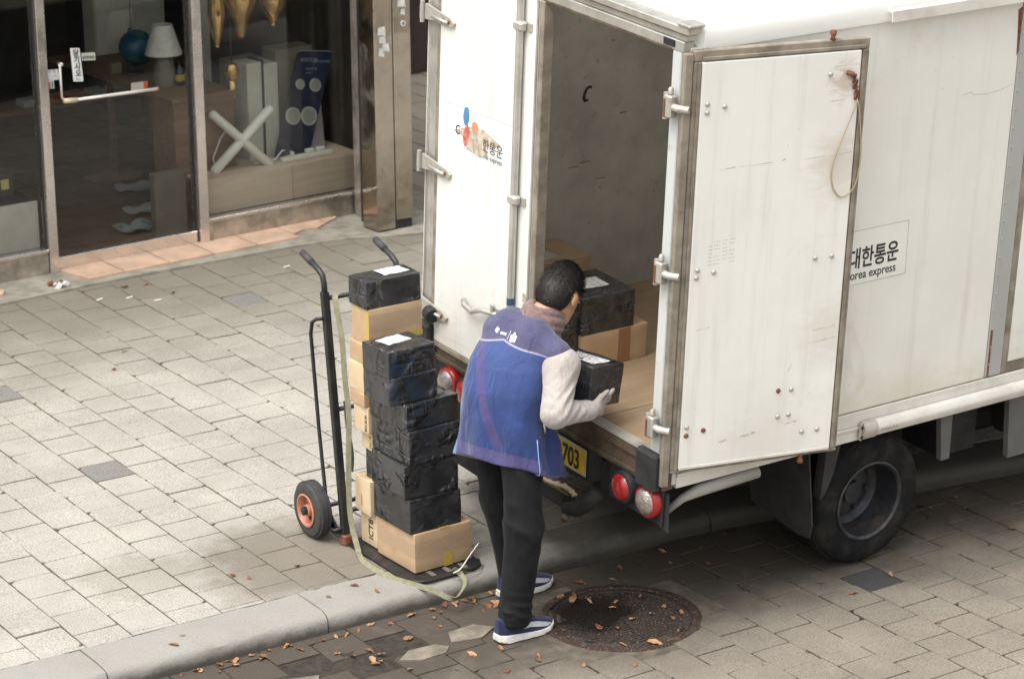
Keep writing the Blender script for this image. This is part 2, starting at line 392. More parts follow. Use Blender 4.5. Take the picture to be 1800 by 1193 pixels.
# sidewalk: square blocks, joints run straight away from the kerb, every other row shifted by half
WX, WY, X0, Y0 = .2047, .2203, 4.752, 11.9566
cells = []
for i in range(-16, 39):
    x = X0+(i+.5)*WX
    for k in range(-36, 16):
        y = Y0-(k+.5+(.5 if i % 2 else 0))*WY
        u, v = to_px((x, y, 0))
        if y < kerb_back(x)-.15 or y > 18.4 or not (1.7 < x < 12.4) or (y > 14.3 and not (-420 < u < 2250)): continue
        if y > 13.86+.064*(x-6) and x < 8.36: continue
        cells.append((x, y))
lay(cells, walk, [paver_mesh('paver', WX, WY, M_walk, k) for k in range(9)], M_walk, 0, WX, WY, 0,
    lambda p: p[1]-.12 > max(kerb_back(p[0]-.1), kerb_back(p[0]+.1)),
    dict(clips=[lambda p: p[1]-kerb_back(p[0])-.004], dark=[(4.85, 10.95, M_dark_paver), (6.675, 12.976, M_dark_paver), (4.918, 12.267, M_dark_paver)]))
# road: same size, turned a little
MH = (6.0, 8.355); A = R(1.9)
cells = []
for i in range(-32, 24):
    for k in range(-6, 21):
        a = 7.855+(i+.5)*.204; b = 8.076-(k+.5-(.5 if i % 2 == 0 else 0))*.198
        x = 7.855+(a-7.855)*math.cos(A)+(b-8.1)*math.sin(-A)*1.0; y = 8.1+(a-7.855)*math.sin(A)*.25+(b-8.1)*math.cos(A)
        u, v = to_px((x, y, ROAD_Z))
        if y > kerb_front(x)+.06 or not (1.7 < x < 12.4): continue
        if (x-MH[0])**2+(y-MH[1])**2 < .36**2: continue
        if 4.42 < x < 5.18 and 8.5 < y < 8.72: continue                       # blocks lost along the gutter
        cells.append((x, y))
def ring_clip(a):
    ca, sa = math.cos(a), math.sin(a)
    return lambda p: (p[0]-MH[0])*ca+(p[1]-MH[1])*sa-.352
lay(cells, road, [paver_mesh('paver', .204, .198, M_road, k+20) for k in range(9)], M_road, ROAD_Z, .204, .198, R(-1.9)*-.2,
    lambda p: p[1]+.11 < min(kerb_front(p[0]-.1), kerb_front(p[0]+.1)) and (p[0]-MH[0])**2+(p[1]-MH[1])**2 > .5**2,
    dict(clips=[lambda p: kerb_front(p[0])-.006-p[1]], dark=[(7.146, 8.076, M_dark_paver2)]))
# filler of broken mortar round the manhole
MB().lathe([(.343, ROAD_Z-.002), (.50, ROAD_Z-.0035)], (MH[0], MH[1], 0), (0, 0, 1), 48, caps=False).build('mortar_collar', simple('dirty_mortar', (.11, .092, .068), .9, bst=.5, bsc=60, var=.35, sc=14, dirt=(.08, .065, .05), dirtamt=.7), road)

# kerb stones
kerb = MB().add([(-60, 8.95, -.1), (80, 8.95, -.1), (80, 9.1, -.1), (-60, 9.1, -.1)], [(0, 1, 2, 3)]).build('kerb', M_conc, fix=False); tag(kerb, kind='structure')
prof = [(0, -.1), (0, -.035), (.006, -.018), (.02, -.006), (.045, .001), (.12, .003), (.262, .001), (.262, -.1)]
x = -.1
while x < 12:
    x1 = x+1.0; ns = 22; mb = MB(); vs = []; rngk = np.random.default_rng(int(x*10)+99)
    for i in range(ns+1):
        xx = x+.003+(x1-x-.006)*i/ns
        for (a, b) in prof:
            j = rngk.normal(0, .0028); vs.append((xx, kerb_front(xx)+a+j, b+rngk.normal(0, .0018)+(.0 if b < -.05 else 0)))
    n_ = len(prof); fs = [(i*n_+k, i*n_+k+1, (i+1)*n_+k+1, (i+1)*n_+k) for i in range(ns) for k in range(n_-1)]+[tuple(range(n_)), tuple(ns*n_+k for k in range(n_))]
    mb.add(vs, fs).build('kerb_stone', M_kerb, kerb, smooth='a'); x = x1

# gutter damage: dirt bed, broken slabs
mb = MB(); nx, ny = 26, 10
P = np.array([[4.35+.9*i/nx, 8.46+.30*j/ny] for i in range(nx+1) for j in range(ny+1)])
zz = ROAD_Z-.012+.012*vnoise(np.c_[P, 0*P[:, :1]], 34, 3)+.008*vnoise(np.c_[P, 0*P[:, :1]], 90, 4)
mb.add([(a, b, c) for (a, b), c in zip(P, zz)], [(i*(ny+1)+j, (i+1)*(ny+1)+j, (i+1)*(ny+1)+j+1, i*(ny+1)+j+1) for i in range(nx) for j in range(ny)]).build('gutter_dirt', M_dirt, road, smooth=True, fix=False)
for poly in ([(5.0, 8.50), (5.08, 8.45), (5.20, 8.46), (5.24, 8.5), (5.20, 8.55), (5.08, 8.56)], [(5.27, 8.53), (5.40, 8.50), (5.50, 8.56), (5.44, 8.63), (5.31, 8.62)], [(4.46, 8.50), (4.62, 8.49), (4.66, 8.56), (4.52, 8.60)]):
    MB().prism(poly, .022, lambda u, v, q: (u, v, ROAD_Z-.016+q)).build('broken_slab', simple('worn_slab', (.20, .17, .13), .9, bst=.4, bsc=60, var=.3, sc=12, dirt=(.1, .085, .065), dirtamt=.6, dsc=8), road)
# ================================================================== SHOP
SH = Matrix.Translation((6.017, 14.156, 0)) @ Matrix.Rotation(R(3.648), 4, 'Z')
def shop_at(x, y, z=0): return SH @ Vector((x, y, z))
M_steel = (lambda n: n.out(n.mix(n.mth('MULTIPLY', n.ramp(n.noise(1, 6, .7, n.scale(n.pos(), (9, 9, 3))), .55, .78), .5), (.72, .67, .62), (.40, .31, .24)), n.ramp(n.noise(14, 4, .6), .3, .7, .16, .3), .88, None))(NT('stained_stainless_steel'))
M_steel2 = simple('brushed_frame_metal', (.46, .41, .35), .42, .7, var=.3, sc=9, dirt=(.12, .09, .07), dirtamt=.6)
M_mirror = (lambda n: n.out(n.mix(n.mth('MULTIPLY', n.ramp(n.noise(5, 6, .75), .45, .75), .6), (.47, .425, .37), (.22, .16, .11)), n.ramp(n.noise(9, 5, .7), .3, .7, .05, .18), 1., n.bump(n.noise(2.6, 3, .5, dist=.5), .3, .03)))(NT('dented_polished_steel'))
M_rubber = simple('dark_seal', (.025, .023, .022), .6)
def glass_mat(name, tint=(.965, .97, .96), refl=.006):
    n = NT(name); t = n.n('ShaderNodeBsdfTransparent'); n.put(t.inputs[0], tint); g = n.n('ShaderNodeBsdfGlossy'); g.inputs['Roughness'].default_value = .03
    n.put(g.inputs['Normal'], n.bump(n.noise(1.3, 2), .05, .02)); lw = n.n('ShaderNodeLayerWeight'); lw.inputs['Blend'].default_value = .35
    f = n.mth('ADD', n.mth('MULTIPLY', lw.outputs['Fresnel'], .5), refl); mx = n.n('ShaderNodeMixShader')
    n.put(mx.inputs[0], n.mth('MINIMUM', f, .9)); n.t.links.new(t.outputs[0], mx.inputs[1]); n.t.links.new(g.outputs[0], mx.inputs[2])
    n.t.links.new(mx.outputs[0], n.t.nodes['Material Output'].inputs[0]); return n.m
M_glass = glass_mat('shop_glass')
M_ply = (lambda n: n.out(n.mix(n.ramp(n.noise(1, 5, .6, n.scale(n.pos(), (2.5, 12, 40))), .3, .7), (.60, .48, .36), (.68, .56, .44)), .6))(NT('plywood_panel'))
M_brown = (lambda n: n.out(n.mix(n.ramp(n.noise(1, 5, .6, n.scale(n.pos(), (3, 30, 30))), .3, .7), (.13, .075, .042), (.20, .12, .07)), .5))(NT('dark_wood'))
M_shopfloor = simple('shop_floor_tile', (.19, .125, .085), .45, var=.25, sc=4)
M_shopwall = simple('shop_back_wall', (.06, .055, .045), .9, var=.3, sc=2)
M_terra = simple('salmon_threshold_tile', (.58, .40, .285), .7, bst=.2, bsc=90, var=.14, sc=8, dirt=(.30, .23, .17), dirtamt=.5, dsc=6)
M_white = simple('white_paper', (.75, .75, .72), .7, var=.06)
M_ink = simple('black_print', (.02, .02, .022), .6)
M_facade = simple('facade_panel', (.3, .27, .24), .7)

step = MB()
fr = [(-1.0, -.40), (0, -.37), (.5, -.385), (1.0, -.40), (1.4, -.43), (1.75, -.47), (2.0, -.60), (2.35, -.72), (2.5, -.6)]
poly = [(a, b+random.uniform(-.015, .015)) for a, b in fr]+[(2.5, .02), (-1.0, .02)]
step = MB().prism([(-2.6, -.42)]+poly+[(-2.6, .02)], .04, lambda u, v, q: shop_at(u, v, -.026+q)).build('doorstep', M_conc); tag(step, kind='structure')
for i in range(9):
    x0 = -.62+.307*i-(.02 if i < 2 else 0); 
    if i == 1: continue
    poly = [(x0+.004, -.30), (x0+.300, -.295), (x0+.300, -.012), (x0+.004, -.012)]
    if i == 0: poly = [(x0-.1, -.30), (x0+.16, -.27), (x0+.2, -.2), (x0+.12, -.09), (x0-.1, -.05)]
    if i == 2: poly[0] = (x0+.07, -.30)
    if i == 7: poly = [(x0+.004, -.22), (x0+.10, -.17), (x0+.2, -.19), (x0+.300, -.13), (x0+.300, -.012), (x0+.004, -.012)]
    if i == 8: poly = [(x0+.004, -.12), (x0+.12, -.06), (x0+.12, -.012), (x0+.004, -.012)]
    MB().prism(poly, .012, lambda u, v, q: shop_at(u, v, .0145+q)).build('tile', M_terra, step)

shop = empty('shop_building', (6.017, 14.156, 0), (0, 0, R(3.648)))
tag(shop, 'glass shopfront with stained steel frames and a dark shop behind it', 'building')
def part(name, mat, *b, c=.002, parent=shop, smooth=False):
    mb = MB()
    for q in b: mb.box(*q, c=c)
    return mb.build(name, mat, parent, smooth=smooth)
TOP = 2.5
for nm, x0, x1 in (('post', -.056, 0), ('post', .97, 1.032), ('post', 2.235, 2.30), ('post', -1.5, -1.44)):
    part(nm, M_steel, (x0, x1, -.05, .05, .006, TOP))
    part('seal', M_rubber, (x1+.001, x1+.010, -.012, .012, .1, TOP)); part('seal', M_rubber, (x0-.010, x0-.001, -.012, .012, .1, TOP))
part('lintel', M_steel, (-2.6, 2.35, -.07, .07, TOP, TOP+.2))
part('upper_wall', M_facade, (-2.6, 8.0, -.1, .25, TOP+.22, 6.2))
# door
door = part('door', M_glass, (.012, .958, -.006, .006, .09, 2.42), c=0)
part('bottom_rail', M_steel, (.006, .962, -.022, .022, .018, .098), parent=door)
part('top_rail', M_steel, (.006, .962, -.022, .022, 2.40, 2.47), parent=door)
hb = MB().tube([(.078, -.03, 1.262), (.078, -.05, 1.25), (.076, -.055, 1.07), (.085, -.06, 1.045), (.115, -.06, 1.04)], .008, 8)
hb.build('handle', M_steel, door, smooth=True)
MB().tube([(.11, -.06, 1.041), (.70, -.06, 1.03)], .0095, 10).build('push_bar', simple('white_enamel_bar', (.72, .68, .63), .35), door, smooth=True)
MB().tube([(.085, -.06, 1.045), (.12, -.06, 1.041), (.17, -.06, 1.039)], .0155, 8).build('tape_wrap', simple('yellowed_tape', (.62, .53, .35), .6, bst=.5, bsc=120), door, smooth=True)
MB().tube([(.70, -.06, 1.03), (.715, -.06, 1.03)], .012, 8).build('bar_end', simple('amber_cap', (.3, .15, .05), .4), door, smooth=True)
MB().lathe([(.012, 0), (.012, .012), (.0, .016)], (.105, -.006, 1.25), (0, -1, 0), 12).build('screw_cap', M_white, door, smooth=True)
stk = MB().add([(.172, -.0085, 1.337), (.182, -.0085, 1.137), (.247, -.0085, 1.13), (.233, -.0085, 1.33)], [(0, 1, 2, 3)]).build('pull_sign', M_white, door)
for i, ch in enumerate('당기시오'):
    text_part('letter', ch, .043, M_ink, stk, frame_mtx((.186+.0033*i, -.0105, 1.292-.041*i), (1, 0, -.1), (.05, 0, 1)), bold=.0009)
text_part('letter', 'PULL', .016, simple('grey_print', (.35, .35, .36), .6), stk, frame_mtx((.197, -.0105, 1.145), (1, 0, -.1), (.05, 0, 1)))
stk = MB().add([(.243, -.0085, 1.298), (.245, -.0085, 1.253), (.335, -.0085, 1.245), (.333, -.0085, 1.292)], [(0, 1, 2, 3)]).build('small_sign', simple('pale_green_label', (.45, .47, .38), .7), door)
text_part('lettering', '(문여세요)', .021, M_ink, stk, frame_mtx((.248, -.0105, 1.264), (1, 0, -.08), (.05, 0, 1)), sx=.9)
stk = MB().add([(.012, -.0085, 1.228), (.014, -.0085, 1.168), (.094, -.0085, 1.160), (.093, -.0085, 1.225)], [(0, 1, 2, 3)]).build('faded_sticker', (lambda n: n.out(n.mix(n.ramp(n.noise(26, 3, .6), .52, .6), (.72, .72, .74), n.mix(n.ramp(n.noise(40, 2), .45, .55), (.35, .38, .66), (.45, .33, .22))), .6))(NT('faded_sticker_print')), door)
st2 = MB().add([(.014, -.0085, 1.166), (.016, -.0085, 1.118), (.056, -.0085, 1.114), (.055, -.0085, 1.163)], [(0, 1, 2, 3)]).build('colour_sticker', M_white, door)
for i, cc in enumerate(((.6, .05, .05), (.05, .35, .08), (.5, .04, .05), (.05, .12, .3), (.5, .06, .05), (.08, .4, .1))):
    MB().lathe([(.0065, 0), (.0065, .0015)], (.026+.018*(i % 2), -.009, 1.152-.0135*(i//2)), (0, -1, 0), 10).build('dot', simple('dot_%d' % i, cc, .5), st2)
# windows
for x0, x1 in ((1.045, 2.222), (-1.428, -.068)):
    part('window_pane', M_glass, (x0, x1, -.006, .006, .165, 2.48), c=0)
for x0, x1 in ((1.034, 2.233), (-1.438, -.058)):
    part('kick_plate', M_steel2, (x0, x1, -.03, .02, .006, .142)); part('sill', M_steel, (x0, x1, -.042, .03, .1425, .164))
plat = part('display_platform', M_ply, (1.05, 2.22, .055, .075, .165, .383), (1.05, 2.22, .0755, .235, .37, .386), (1.44, 2.22, .2355, 1.0, .37, .386), c=0)
part('panel', M_ply, (1.052, 1.70, .043, .0545, .166, .384), (1.704, 2.218, .043, .0545, .166, .384), c=.001)
M_pale = simple('pale_board', (.5, .47, .42), .7, var=.1)
part('window_backing', M_pale, (-1.42, -.08, .03, .05, .166, .45), c=0)
# shutter pillar
part('pillar', M_mirror, (1.975, 2.112, -.5, -.33, .02, TOP+.2), (2.118, 2.247, -.5, -.33, .07, TOP+.2), c=.006)
part('pillar_core', M_rubber, (1.99, 2.24, -.49, -.34, -.01, TOP))
part('shutter_guide', M_steel2, (2.03, 2.052, -.329, -.26, 0, TOP), (2.06, 2.075, -.329, -.24, 0, TOP), c=.002)
part('shutter_guide', M_rubber, (2.05, 2.09, -.328, -.2, 0, TOP-.01), c=0)
part('pillar_return', M_steel2, (2.10, 2.25, -.2595, -.051, 0, TOP), (2.092, 2.0995, -.25, -.1, 0, TOP))
n_ = NT('torn_notice'); M_notice = n_.out(n_.mix(n_.ramp(n_.noise(45, 3, .6), .5, .56), (.6, .58, .55), (.75, .73, .7)), .8)
for (x, z, w_, h_) in ((2.0, 1.26, .06, .05), (2.01, 1.21, .05, .04), (2.03, 1.16, .055, .045), (2.005, 1.13, .04, .05), (2.15, 1.42, .06, .04), (2.17, 1.37, .035, .03)):
    MB().add([(x, -.5015, z), (x+w_, -.5015, z-.01), (x+w_*.9, -.5015, z+h_), (x+.004, -.5015, z+h_*.9)], [(0, 1, 2, 3)]).build('torn_notice', M_notice, shop)
MB().lathe([(.012, 0), (.018, .0), (.018, .004), (.012, .004)], (2.19, -.5, 1.31), (0, -1, 0), 14, caps=False).build('ring_mark', M_white, shop)
# inside
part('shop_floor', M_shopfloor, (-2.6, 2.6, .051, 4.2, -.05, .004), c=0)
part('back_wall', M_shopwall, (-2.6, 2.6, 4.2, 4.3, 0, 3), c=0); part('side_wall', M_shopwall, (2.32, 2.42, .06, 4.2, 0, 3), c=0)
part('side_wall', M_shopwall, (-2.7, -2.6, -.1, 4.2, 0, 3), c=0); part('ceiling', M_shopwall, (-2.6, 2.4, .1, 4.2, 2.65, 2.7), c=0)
for i in range(9):                                                     # floor tile joints
    part('floor_joint', M_rubber, (-.4+.4*i, -.396+.4*i, .08, 4.1, .0041, .0052), c=0); part('floor_joint', M_rubber, (-.6, 2.3, .3+.4*i, .304+.4*i, .0041, .0056), c=0)
# neighbour beyond the pillar: dark recess
nb = empty('neighbour_building', (9.6, 17.6, 0), (0, 0, R(3.6))); tag(nb, 'dark recessed building front seen past the steel pillar', 'building')
part('wall', simple('dark_brick', (.05, .035, .03), .9), (-1.2, 4, 0, .3, 0, 5), parent=nb, c=0)
part('door', simple('black_door', (.012, .012, .014), .4), (-.2, .9, -.06, -.005, .02, 2.3), parent=nb)

# ---- things in the shop
def lathe_thing(name, parts, loc, label, cat, group=None):
    e = empty(name, loc); tag(e, label, cat, group)
    for nm, prof, mat, n_ in parts: MB().lathe(prof, (0, 0, 0), (0, 0, 1), n_, caps=nm not in ('lamp_shade', 'stripe')).build(nm, mat, e, smooth='a')
    return e
desk = empty('desk', shop_at(.97, .24), (0, 0, R(3.6))); tag(desk, 'brown wooden counter inside the shop carrying a globe and a lamp', 'table')
MB().box(.0, .46, -.01, 1.62, .84, .872, c=.004).build('top', M_brown, desk); MB().box(.4605, .82, .9, 1.62, .84, .872, c=.004).build('top', M_brown, desk)
MB().box(.01, .44, .0, .27, .006, .839, c=.003).build('cabinet', M_brown, desk)
for x in (.4, .77): MB().box(x, x+.035, 1.55, 1.585, .006, .839, c=.003).build('leg', M_brown, desk)
M_shade = simple('cream_lampshade', (.62, .60, .52), .7, var=.15, sc=20); M_ceram = simple('grey_ceramic', (.19, .18, .14), .35)
lathe_thing('table_lamp', [('base', [(.055, 0), (.06, .02), (.07, .10), (.06, .17), (.03, .215), (.018, .23)], M_ceram, 24),
    ('lamp_shade', [(.118, .205), (.062, .39), (.058, .39), (.112, .207)], M_shade, 28)], shop_at(1.13, .60, .873), 'table lamp with cream shade and grey ceramic base on the brown counter', 'lamp')
gl = lathe_thing('globe', [('foot', [(.075, 0), (.07, .012), (.012, .02), (.01, .06)], M_rubber, 20)], shop_at(1.16, 1.06, .873), 'dark blue globe on a stand beside the table lamp', 'globe')
MB().lathe([(.115*math.sin(math.pi*i/14), .165-.115*math.cos(math.pi*i/14)) for i in range(15)], (0, 0, 0), (.2, 0, 1), 24).build('ball', (lambda n: n.out(n.mix(n.ramp(n.noise(9, 4, .6), .55, .6), (.012, .07, .125), (.05, .13, .10)), .35))(NT('globe_sea')), gl, smooth=True)
MB().tube([(.118*math.cos(t)*.2+.0, .118*math.cos(t)*1.0, .165+.122*math.sin(t)) for t in np.linspace(-1.5, 1.5, 14)], .004, 6).build('arc', M_rubber, gl, smooth=True)
lathe_thing('bottle', [('body', [(.03, 0), (.034, .01), (.034, .10), (.012, .13), (.012, .16)], simple('black_bottle', (.012, .014, .02), .25), 18), ('stripe', [(.0345, .03), (.0345, .07)], simple('yellow_stripe', (.5, .35, .05), .5), 18)], shop_at(1.22, .57, .873), 'small black bottle with yellow stripe right of the table lamp', 'bottle')
tag(MB().box(-.035, .035, -.02, .02, 0, .07, c=.004).build('small_carton', simple('olive_carton', (.20, .19, .12), .7), None, loc=shop_at(1.07, 1.12, .8735)), 'small olive carton on the counter left of the globe', 'box')
cab = empty('panel_cabinet', shop_at(1.22, 1.66, .873), (0, 0, R(3.6))); tag(cab, 'pale grey two-door cabinet standing on the far end of the counter', 'cabinet')
MB().box(.0, .52, 0, .16, .0, 1.3, c=.004).build('body', simple('grey_beige_cabinet', (.42, .41, .34), .6), cab)
for x0, x1 in ((.004, .257), (.263, .516)): MB().box(x0, x1, -.02, -.001, .004, 1.29, c=.004).build('door', simple('grey_beige_door', (.45, .44, .37), .55), cab)
flyer = tag(MB().add([(-.06, 0, -.03), (.05, 0, -.03), (.055, .001, .035), (-.055, .001, .035)], [(0, 1, 2, 3)]).build('flyer', (lambda n: n.out(n.mix(n.ramp(n.sep(n.obj())[0], .02, .03), (.75, .7, .6), (.75, .12, .05)), .6))(NT('flyer_print')), None, loc=shop_at(.63, .012, 1.035)), 'small white and orange flyer stuck behind the door push bar', 'paper')
M_kraftpaper = simple('brown_sheet', (.30, .22, .13), .8); M_sheet = simple('pale_sheet', (.45, .47, .47), .7); M_mag = (lambda n: n.out(n.mix(n.ramp(n.noise(14, 3), .48, .55), (.35, .42, .42), n.mix(n.ramp(n.noise(23, 2), .45, .55), (.10, .22, .26), (.35, .35, .2))), .5))(NT('magazine_print'))
for (x, y, w_, d_, rz, mt, lb) in ((7.295, 15.99, .42, .30, .5, M_kraftpaper, 'large brown paper sheet lying on the shop floor, farthest from the door'), (7.27, 15.62, .30, .2, -.1, M_sheet, 'thin white sheet on the shop floor in front of the brown one'),
                          (7.06, 15.09, .26, .18, .1, M_sheet, 'grey sheet on the shop floor behind the magazine'), (6.845, 14.75, .27, .2, .2, M_mag, 'blue and green magazine lying just inside the glass door')):
    mb = MB(); g = 6; vs = [((i/g-.5)*w_, (j/g-.5)*d_, .006+.03*abs(math.sin(i*.9+x))*(abs(j-3)/3)**2) for i in range(g+1) for j in range(g+1)]
    mb.add(vs, [(i*(g+1)+j, (i+1)*(g+1)+j, (i+1)*(g+1)+j+1, i*(g+1)+j+1) for i in range(g) for j in range(g)])
    tag(mb.build('paper_sheet', mt, None, smooth=True, loc=(x, y, .006), rotz=rz, fix=False), lb, 'paper')
tag(MB().box(-.11, .11, -.03, .03, 0, .47, c=.004).build('grey_carton', simple('grey_board_box', (.11, .095, .075), .8), None, loc=shop_at(.83, .085, .005), rotz=R(3.6)), 'grey box standing inside the door at its lower right corner', 'box')
sh_ = tag(empty('low_shelf', shop_at(1.4, 2.7), (0, 0, R(3.6))), 'dark low shelf with small red and white packets deep in the shop', 'shelf')
MB().box(-.6, .9, 0, .3, .3, .33).build('board', M_brown, sh_); MB().box(-.6, -.56, 0, .3, .005, .299).build('side', M_brown, sh_); MB().box(.86, .9, 0, .3, .005, .299).build('side', M_brown, sh_)
for i, (x, cc) in enumerate(((-.2, (.5, .5, .5)), (0, (.55, .12, .07)), (.15, (.6, .2, .1)), (.33, (.5, .5, .48)), (.5, (.5, .45, .4)))): MB().box(x, x+.12, .02, .15, .331, .38, c=.004).build('packet', simple('packet_%d' % i, cc, .6), sh_)
# display window things
M_tubew = simple('milky_plastic', (.80, .79, .71), .45, var=.06)
xl = empty('cross_light', shop_at(1.41, .16, .39)); tag(xl, 'white X shaped light fitting leaning in the shop window', 'light')
for nm, a, b, yo in (('tube', (-.2, .0, .37), (.19, .0, -.005), 0), ('tube', (-.2, .0, .005), (.21, .0, .355), .0)):
    A_, B_ = Vector(a), Vector(b); dr = (B_-A_).normalized()
    MB().tube([A_-dr*.012, A_-dr*.004, A_+dr*.01, B_-dr*.01, B_+dr*.004, B_+dr*.012], [.014, .03, .0365, .0365, .03, .014], 16, sy=.8).build(nm, M_tubew, xl, smooth=True)
MB().tube([(-.17, .02, .0), (-.19, .03, .08), (-.13, .035, .2), (-.09, .03, .25)], .004, 6).build('cable', M_white, xl, smooth=True)
wb = empty('white_carton', shop_at(1.66, .36, .387), (0, 0, R(8))); tag(wb, 'tall white carton split by a black gap in the shop window', 'box')
M_cart = simple('white_carton', (.55, .55, .48), .7)
MB().box(-.12, -.01, -.06, .1, 0, .62, c=.003).build('half', M_cart, wb); MB().box(.012, .115, -.06, .1, 0, .60, c=.003).build('half', M_cart, wb); MB().box(-.0099, .0119, -.055, .09, 0, .63).build('strap', M_rubber, wb)
pn = empty('display_stand', shop_at(1.86, .22, .388)); tag(pn, 'slanted navy display board with four round samples in the shop window', 'sign')
c0, ux, uz = Vector((-.17, .0, .012)), Vector((1, .05, -.14)).normalized(), Vector((.40, .22, .90)).normalized(); nrm = ux.cross(uz).normalized()
if nrm.y > 0: nrm = -nrm
def PB(u, v, q): return c0+ux*u+uz*v-nrm*q
cor = [(0, 0), (.255, 0)]+[(.255-.025+.025*math.cos(t), .70-.025+.025*math.sin(t)) for t in np.linspace(0, 1.57, 5)]+[(.025-.025*math.sin(t), .70-.025+.025*math.cos(t)) for t in np.linspace(0, 1.57, 5)]
bd = MB().prism(cor, .012, PB).build('board', simple('navy_print', (.016, .026, .06), .35), pn)
MB().prism([(a*1.0+.006, b+.004) for a, b in cor], .006, lambda u, v, q: PB(u, v, q+.0125)).build('edge', M_white, pn)
M_disc = simple('grey_grille', (.33, .34, .30), .6, bst=.4, bsc=300); M_discr = simple('pale_ring', (.52, .54, .48), .5)
for u, v, r_ in ((.065, .48, .033), (.18, .475, .042), (.065, .27, .055), (.185, .27, .06)):
    o = PB(u, v, -.0005); MB().lathe([(r_, 0), (r_, .006), (r_*.86, .008), (r_*.84, .004), (0, .004)], o, nrm, 24).build('sample_ring', M_discr, pn, smooth='a'); MB().lathe([(r_*.83, .0045), (0, .0052)], o, nrm, 24).build('sample', M_disc, pn)
for tx, u, v, sz in (('KOCOM', .03, .63, .034), ('LED 다운라이트', .125, .625, .02), ('오늘의 빛', .08, .575, .022), ('LIGHT', .09, .55, .016)):
    text_part('lettering', tx, sz, simple('pale_blue_print', (.35, .38, .5), .5), pn, frame_mtx(PB(u, v, -.0012), ux, uz))
MB().add([PB(.245, .42, .02), PB(.20, .0, .02), Vector((.26, .12, .0)), Vector((.235, .115, .02))], [(0, 1, 2), (0, 2, 3)]).build('easel_leg', simple('lilac_card', (.58, .52, .55), .7), pn)
ps = empty('power_strip', shop_at(1.87, .135, .388), (0, 0, R(3.6))); tag(ps, 'white power strip with plugs lying in the shop window', 'power strip')
MB().box(-.19, .19, -.022, .022, 0, .03, c=.005).build('body', M_tubew, ps)
for x in (-.13, .02, .1): MB().box(x-.03, x+.03, -.015, .018, .0305, .058, c=.006).build('plug', M_tubew, ps)
MB().tube([(-.12, .0, .06), (-.17, .02, .07), (-.24, -.01, .03), (-.32, .03, .012), (-.36, .05, .012)], .005, 6).build('cable', M_white, ps, smooth=True)
MB().lathe([(.016, 0), (.018, .03), (.012, .035)], (-.17, -.005, .055), (1, -.3, .2), 12).build('socket', M_rubber, ps, smooth=True)
M_amber = (lambda n: n.out((.72, .47, .18), .1, .9, n.bump(n.noise(6, 2), .15, .02), Alpha=.8, Coat_Weight=1.))(NT('amber_glass'))
for (x, z, prof, lb) in ((1.325, 1.20, [(.012, 0), (.016, .012), (.018, .02), (.045, .12), (.055, .2), (.05, .30), (.03, .40)], 'slim amber glass pendant lamp, leftmost over the shop window'),
                         (1.50, 1.24, [(.025, 0), (.03, .02), (.062, .13), (.10, .22), (.09, .32), (.04, .42)], 'wide conical amber glass pendant lamp in the shop window'),
                         (1.735, 1.285, [(.01, 0), (.014, .015), (.03, .03), (.075, .11), (.085, .18), (.07, .30), (.03, .40)], 'round amber glass pendant lamp, rightmost over the shop window'),
                         (1.42, .87, [(.03, 0), (.028, .09), (.02, .10), (.045, .135), (.05, .165), (.035, .205), (.012, .215)], 'small brass bulb lamp hanging low beside the white carton')):
    z -= .045; e = empty('pendant_lamp', shop_at(x, .27, z)); tag(e, lb, 'lamp', 'pendant lamps in the shop window')
    MB().lathe(prof, (0, 0, 0), (0, 0, 1), 28).build('glass', M_amber, e, smooth='a')
    zt = prof[-1][1]; MB().tube([(0, 0, zt), (0, 0, 2.64-z)], .004, 6).build('cord', M_rubber, e); MB().lathe([(.014, -.012), (.018, .0), (.012, .012)], (0, 0, 0), (0, 0, 1), 12).build('cap', simple('brass', (.55, .38, .16), .25, 1.), e, smooth=True)
for (x, y, w_, h_, cc, lb) in ((2.05, .62, .14, .62, (.27, .245, .18), 'tall beige carton at the right end of the shop window'), (1.80, .78, .12, .55, (.25, .22, .17), 'beige carton behind the slanted navy board'), (1.52, .85, .05, 1.5, (.38, .36, .30), 'narrow pale upright board behind the pendant lamps')):
    tag(MB().box(-w_, w_, -.08, .08, 0, h_, c=.004).build('carton', simple('carton_%d' % int(x*100), cc, .8), None, loc=shop_at(x, y, .3875), rotz=R(3.6)), lb, 'box')
spk = empty('black_speaker', shop_at(-.21, .24, .46)); tag(spk, 'small black box with a yellow label in the left shop window', 'box')
MB().box(-.07, .06, -.06, .06, 0, .14, c=.004).build('body', M_rubber, spk); MB().add([(-.02, -.0615, .05), (.03, -.0615, .05), (.03, -.0615, .11), (-.02, -.0615, .11)], [(0, 1, 2, 3)]).build('label', simple('yellow_label', (.5, .45, .15), .7), spk)
tb = empty('window_table', shop_at(-.7, .35)); tag(tb, 'dark low table behind the left shop window', 'table')
MB().box(-.7, .62, -.25, .45, .435, .458).build('top', M_rubber, tb)
for x in (-.66, .56): MB().box(x, x+.04, -.2, -.16, .006, .434).build('leg', M_rubber, tb)
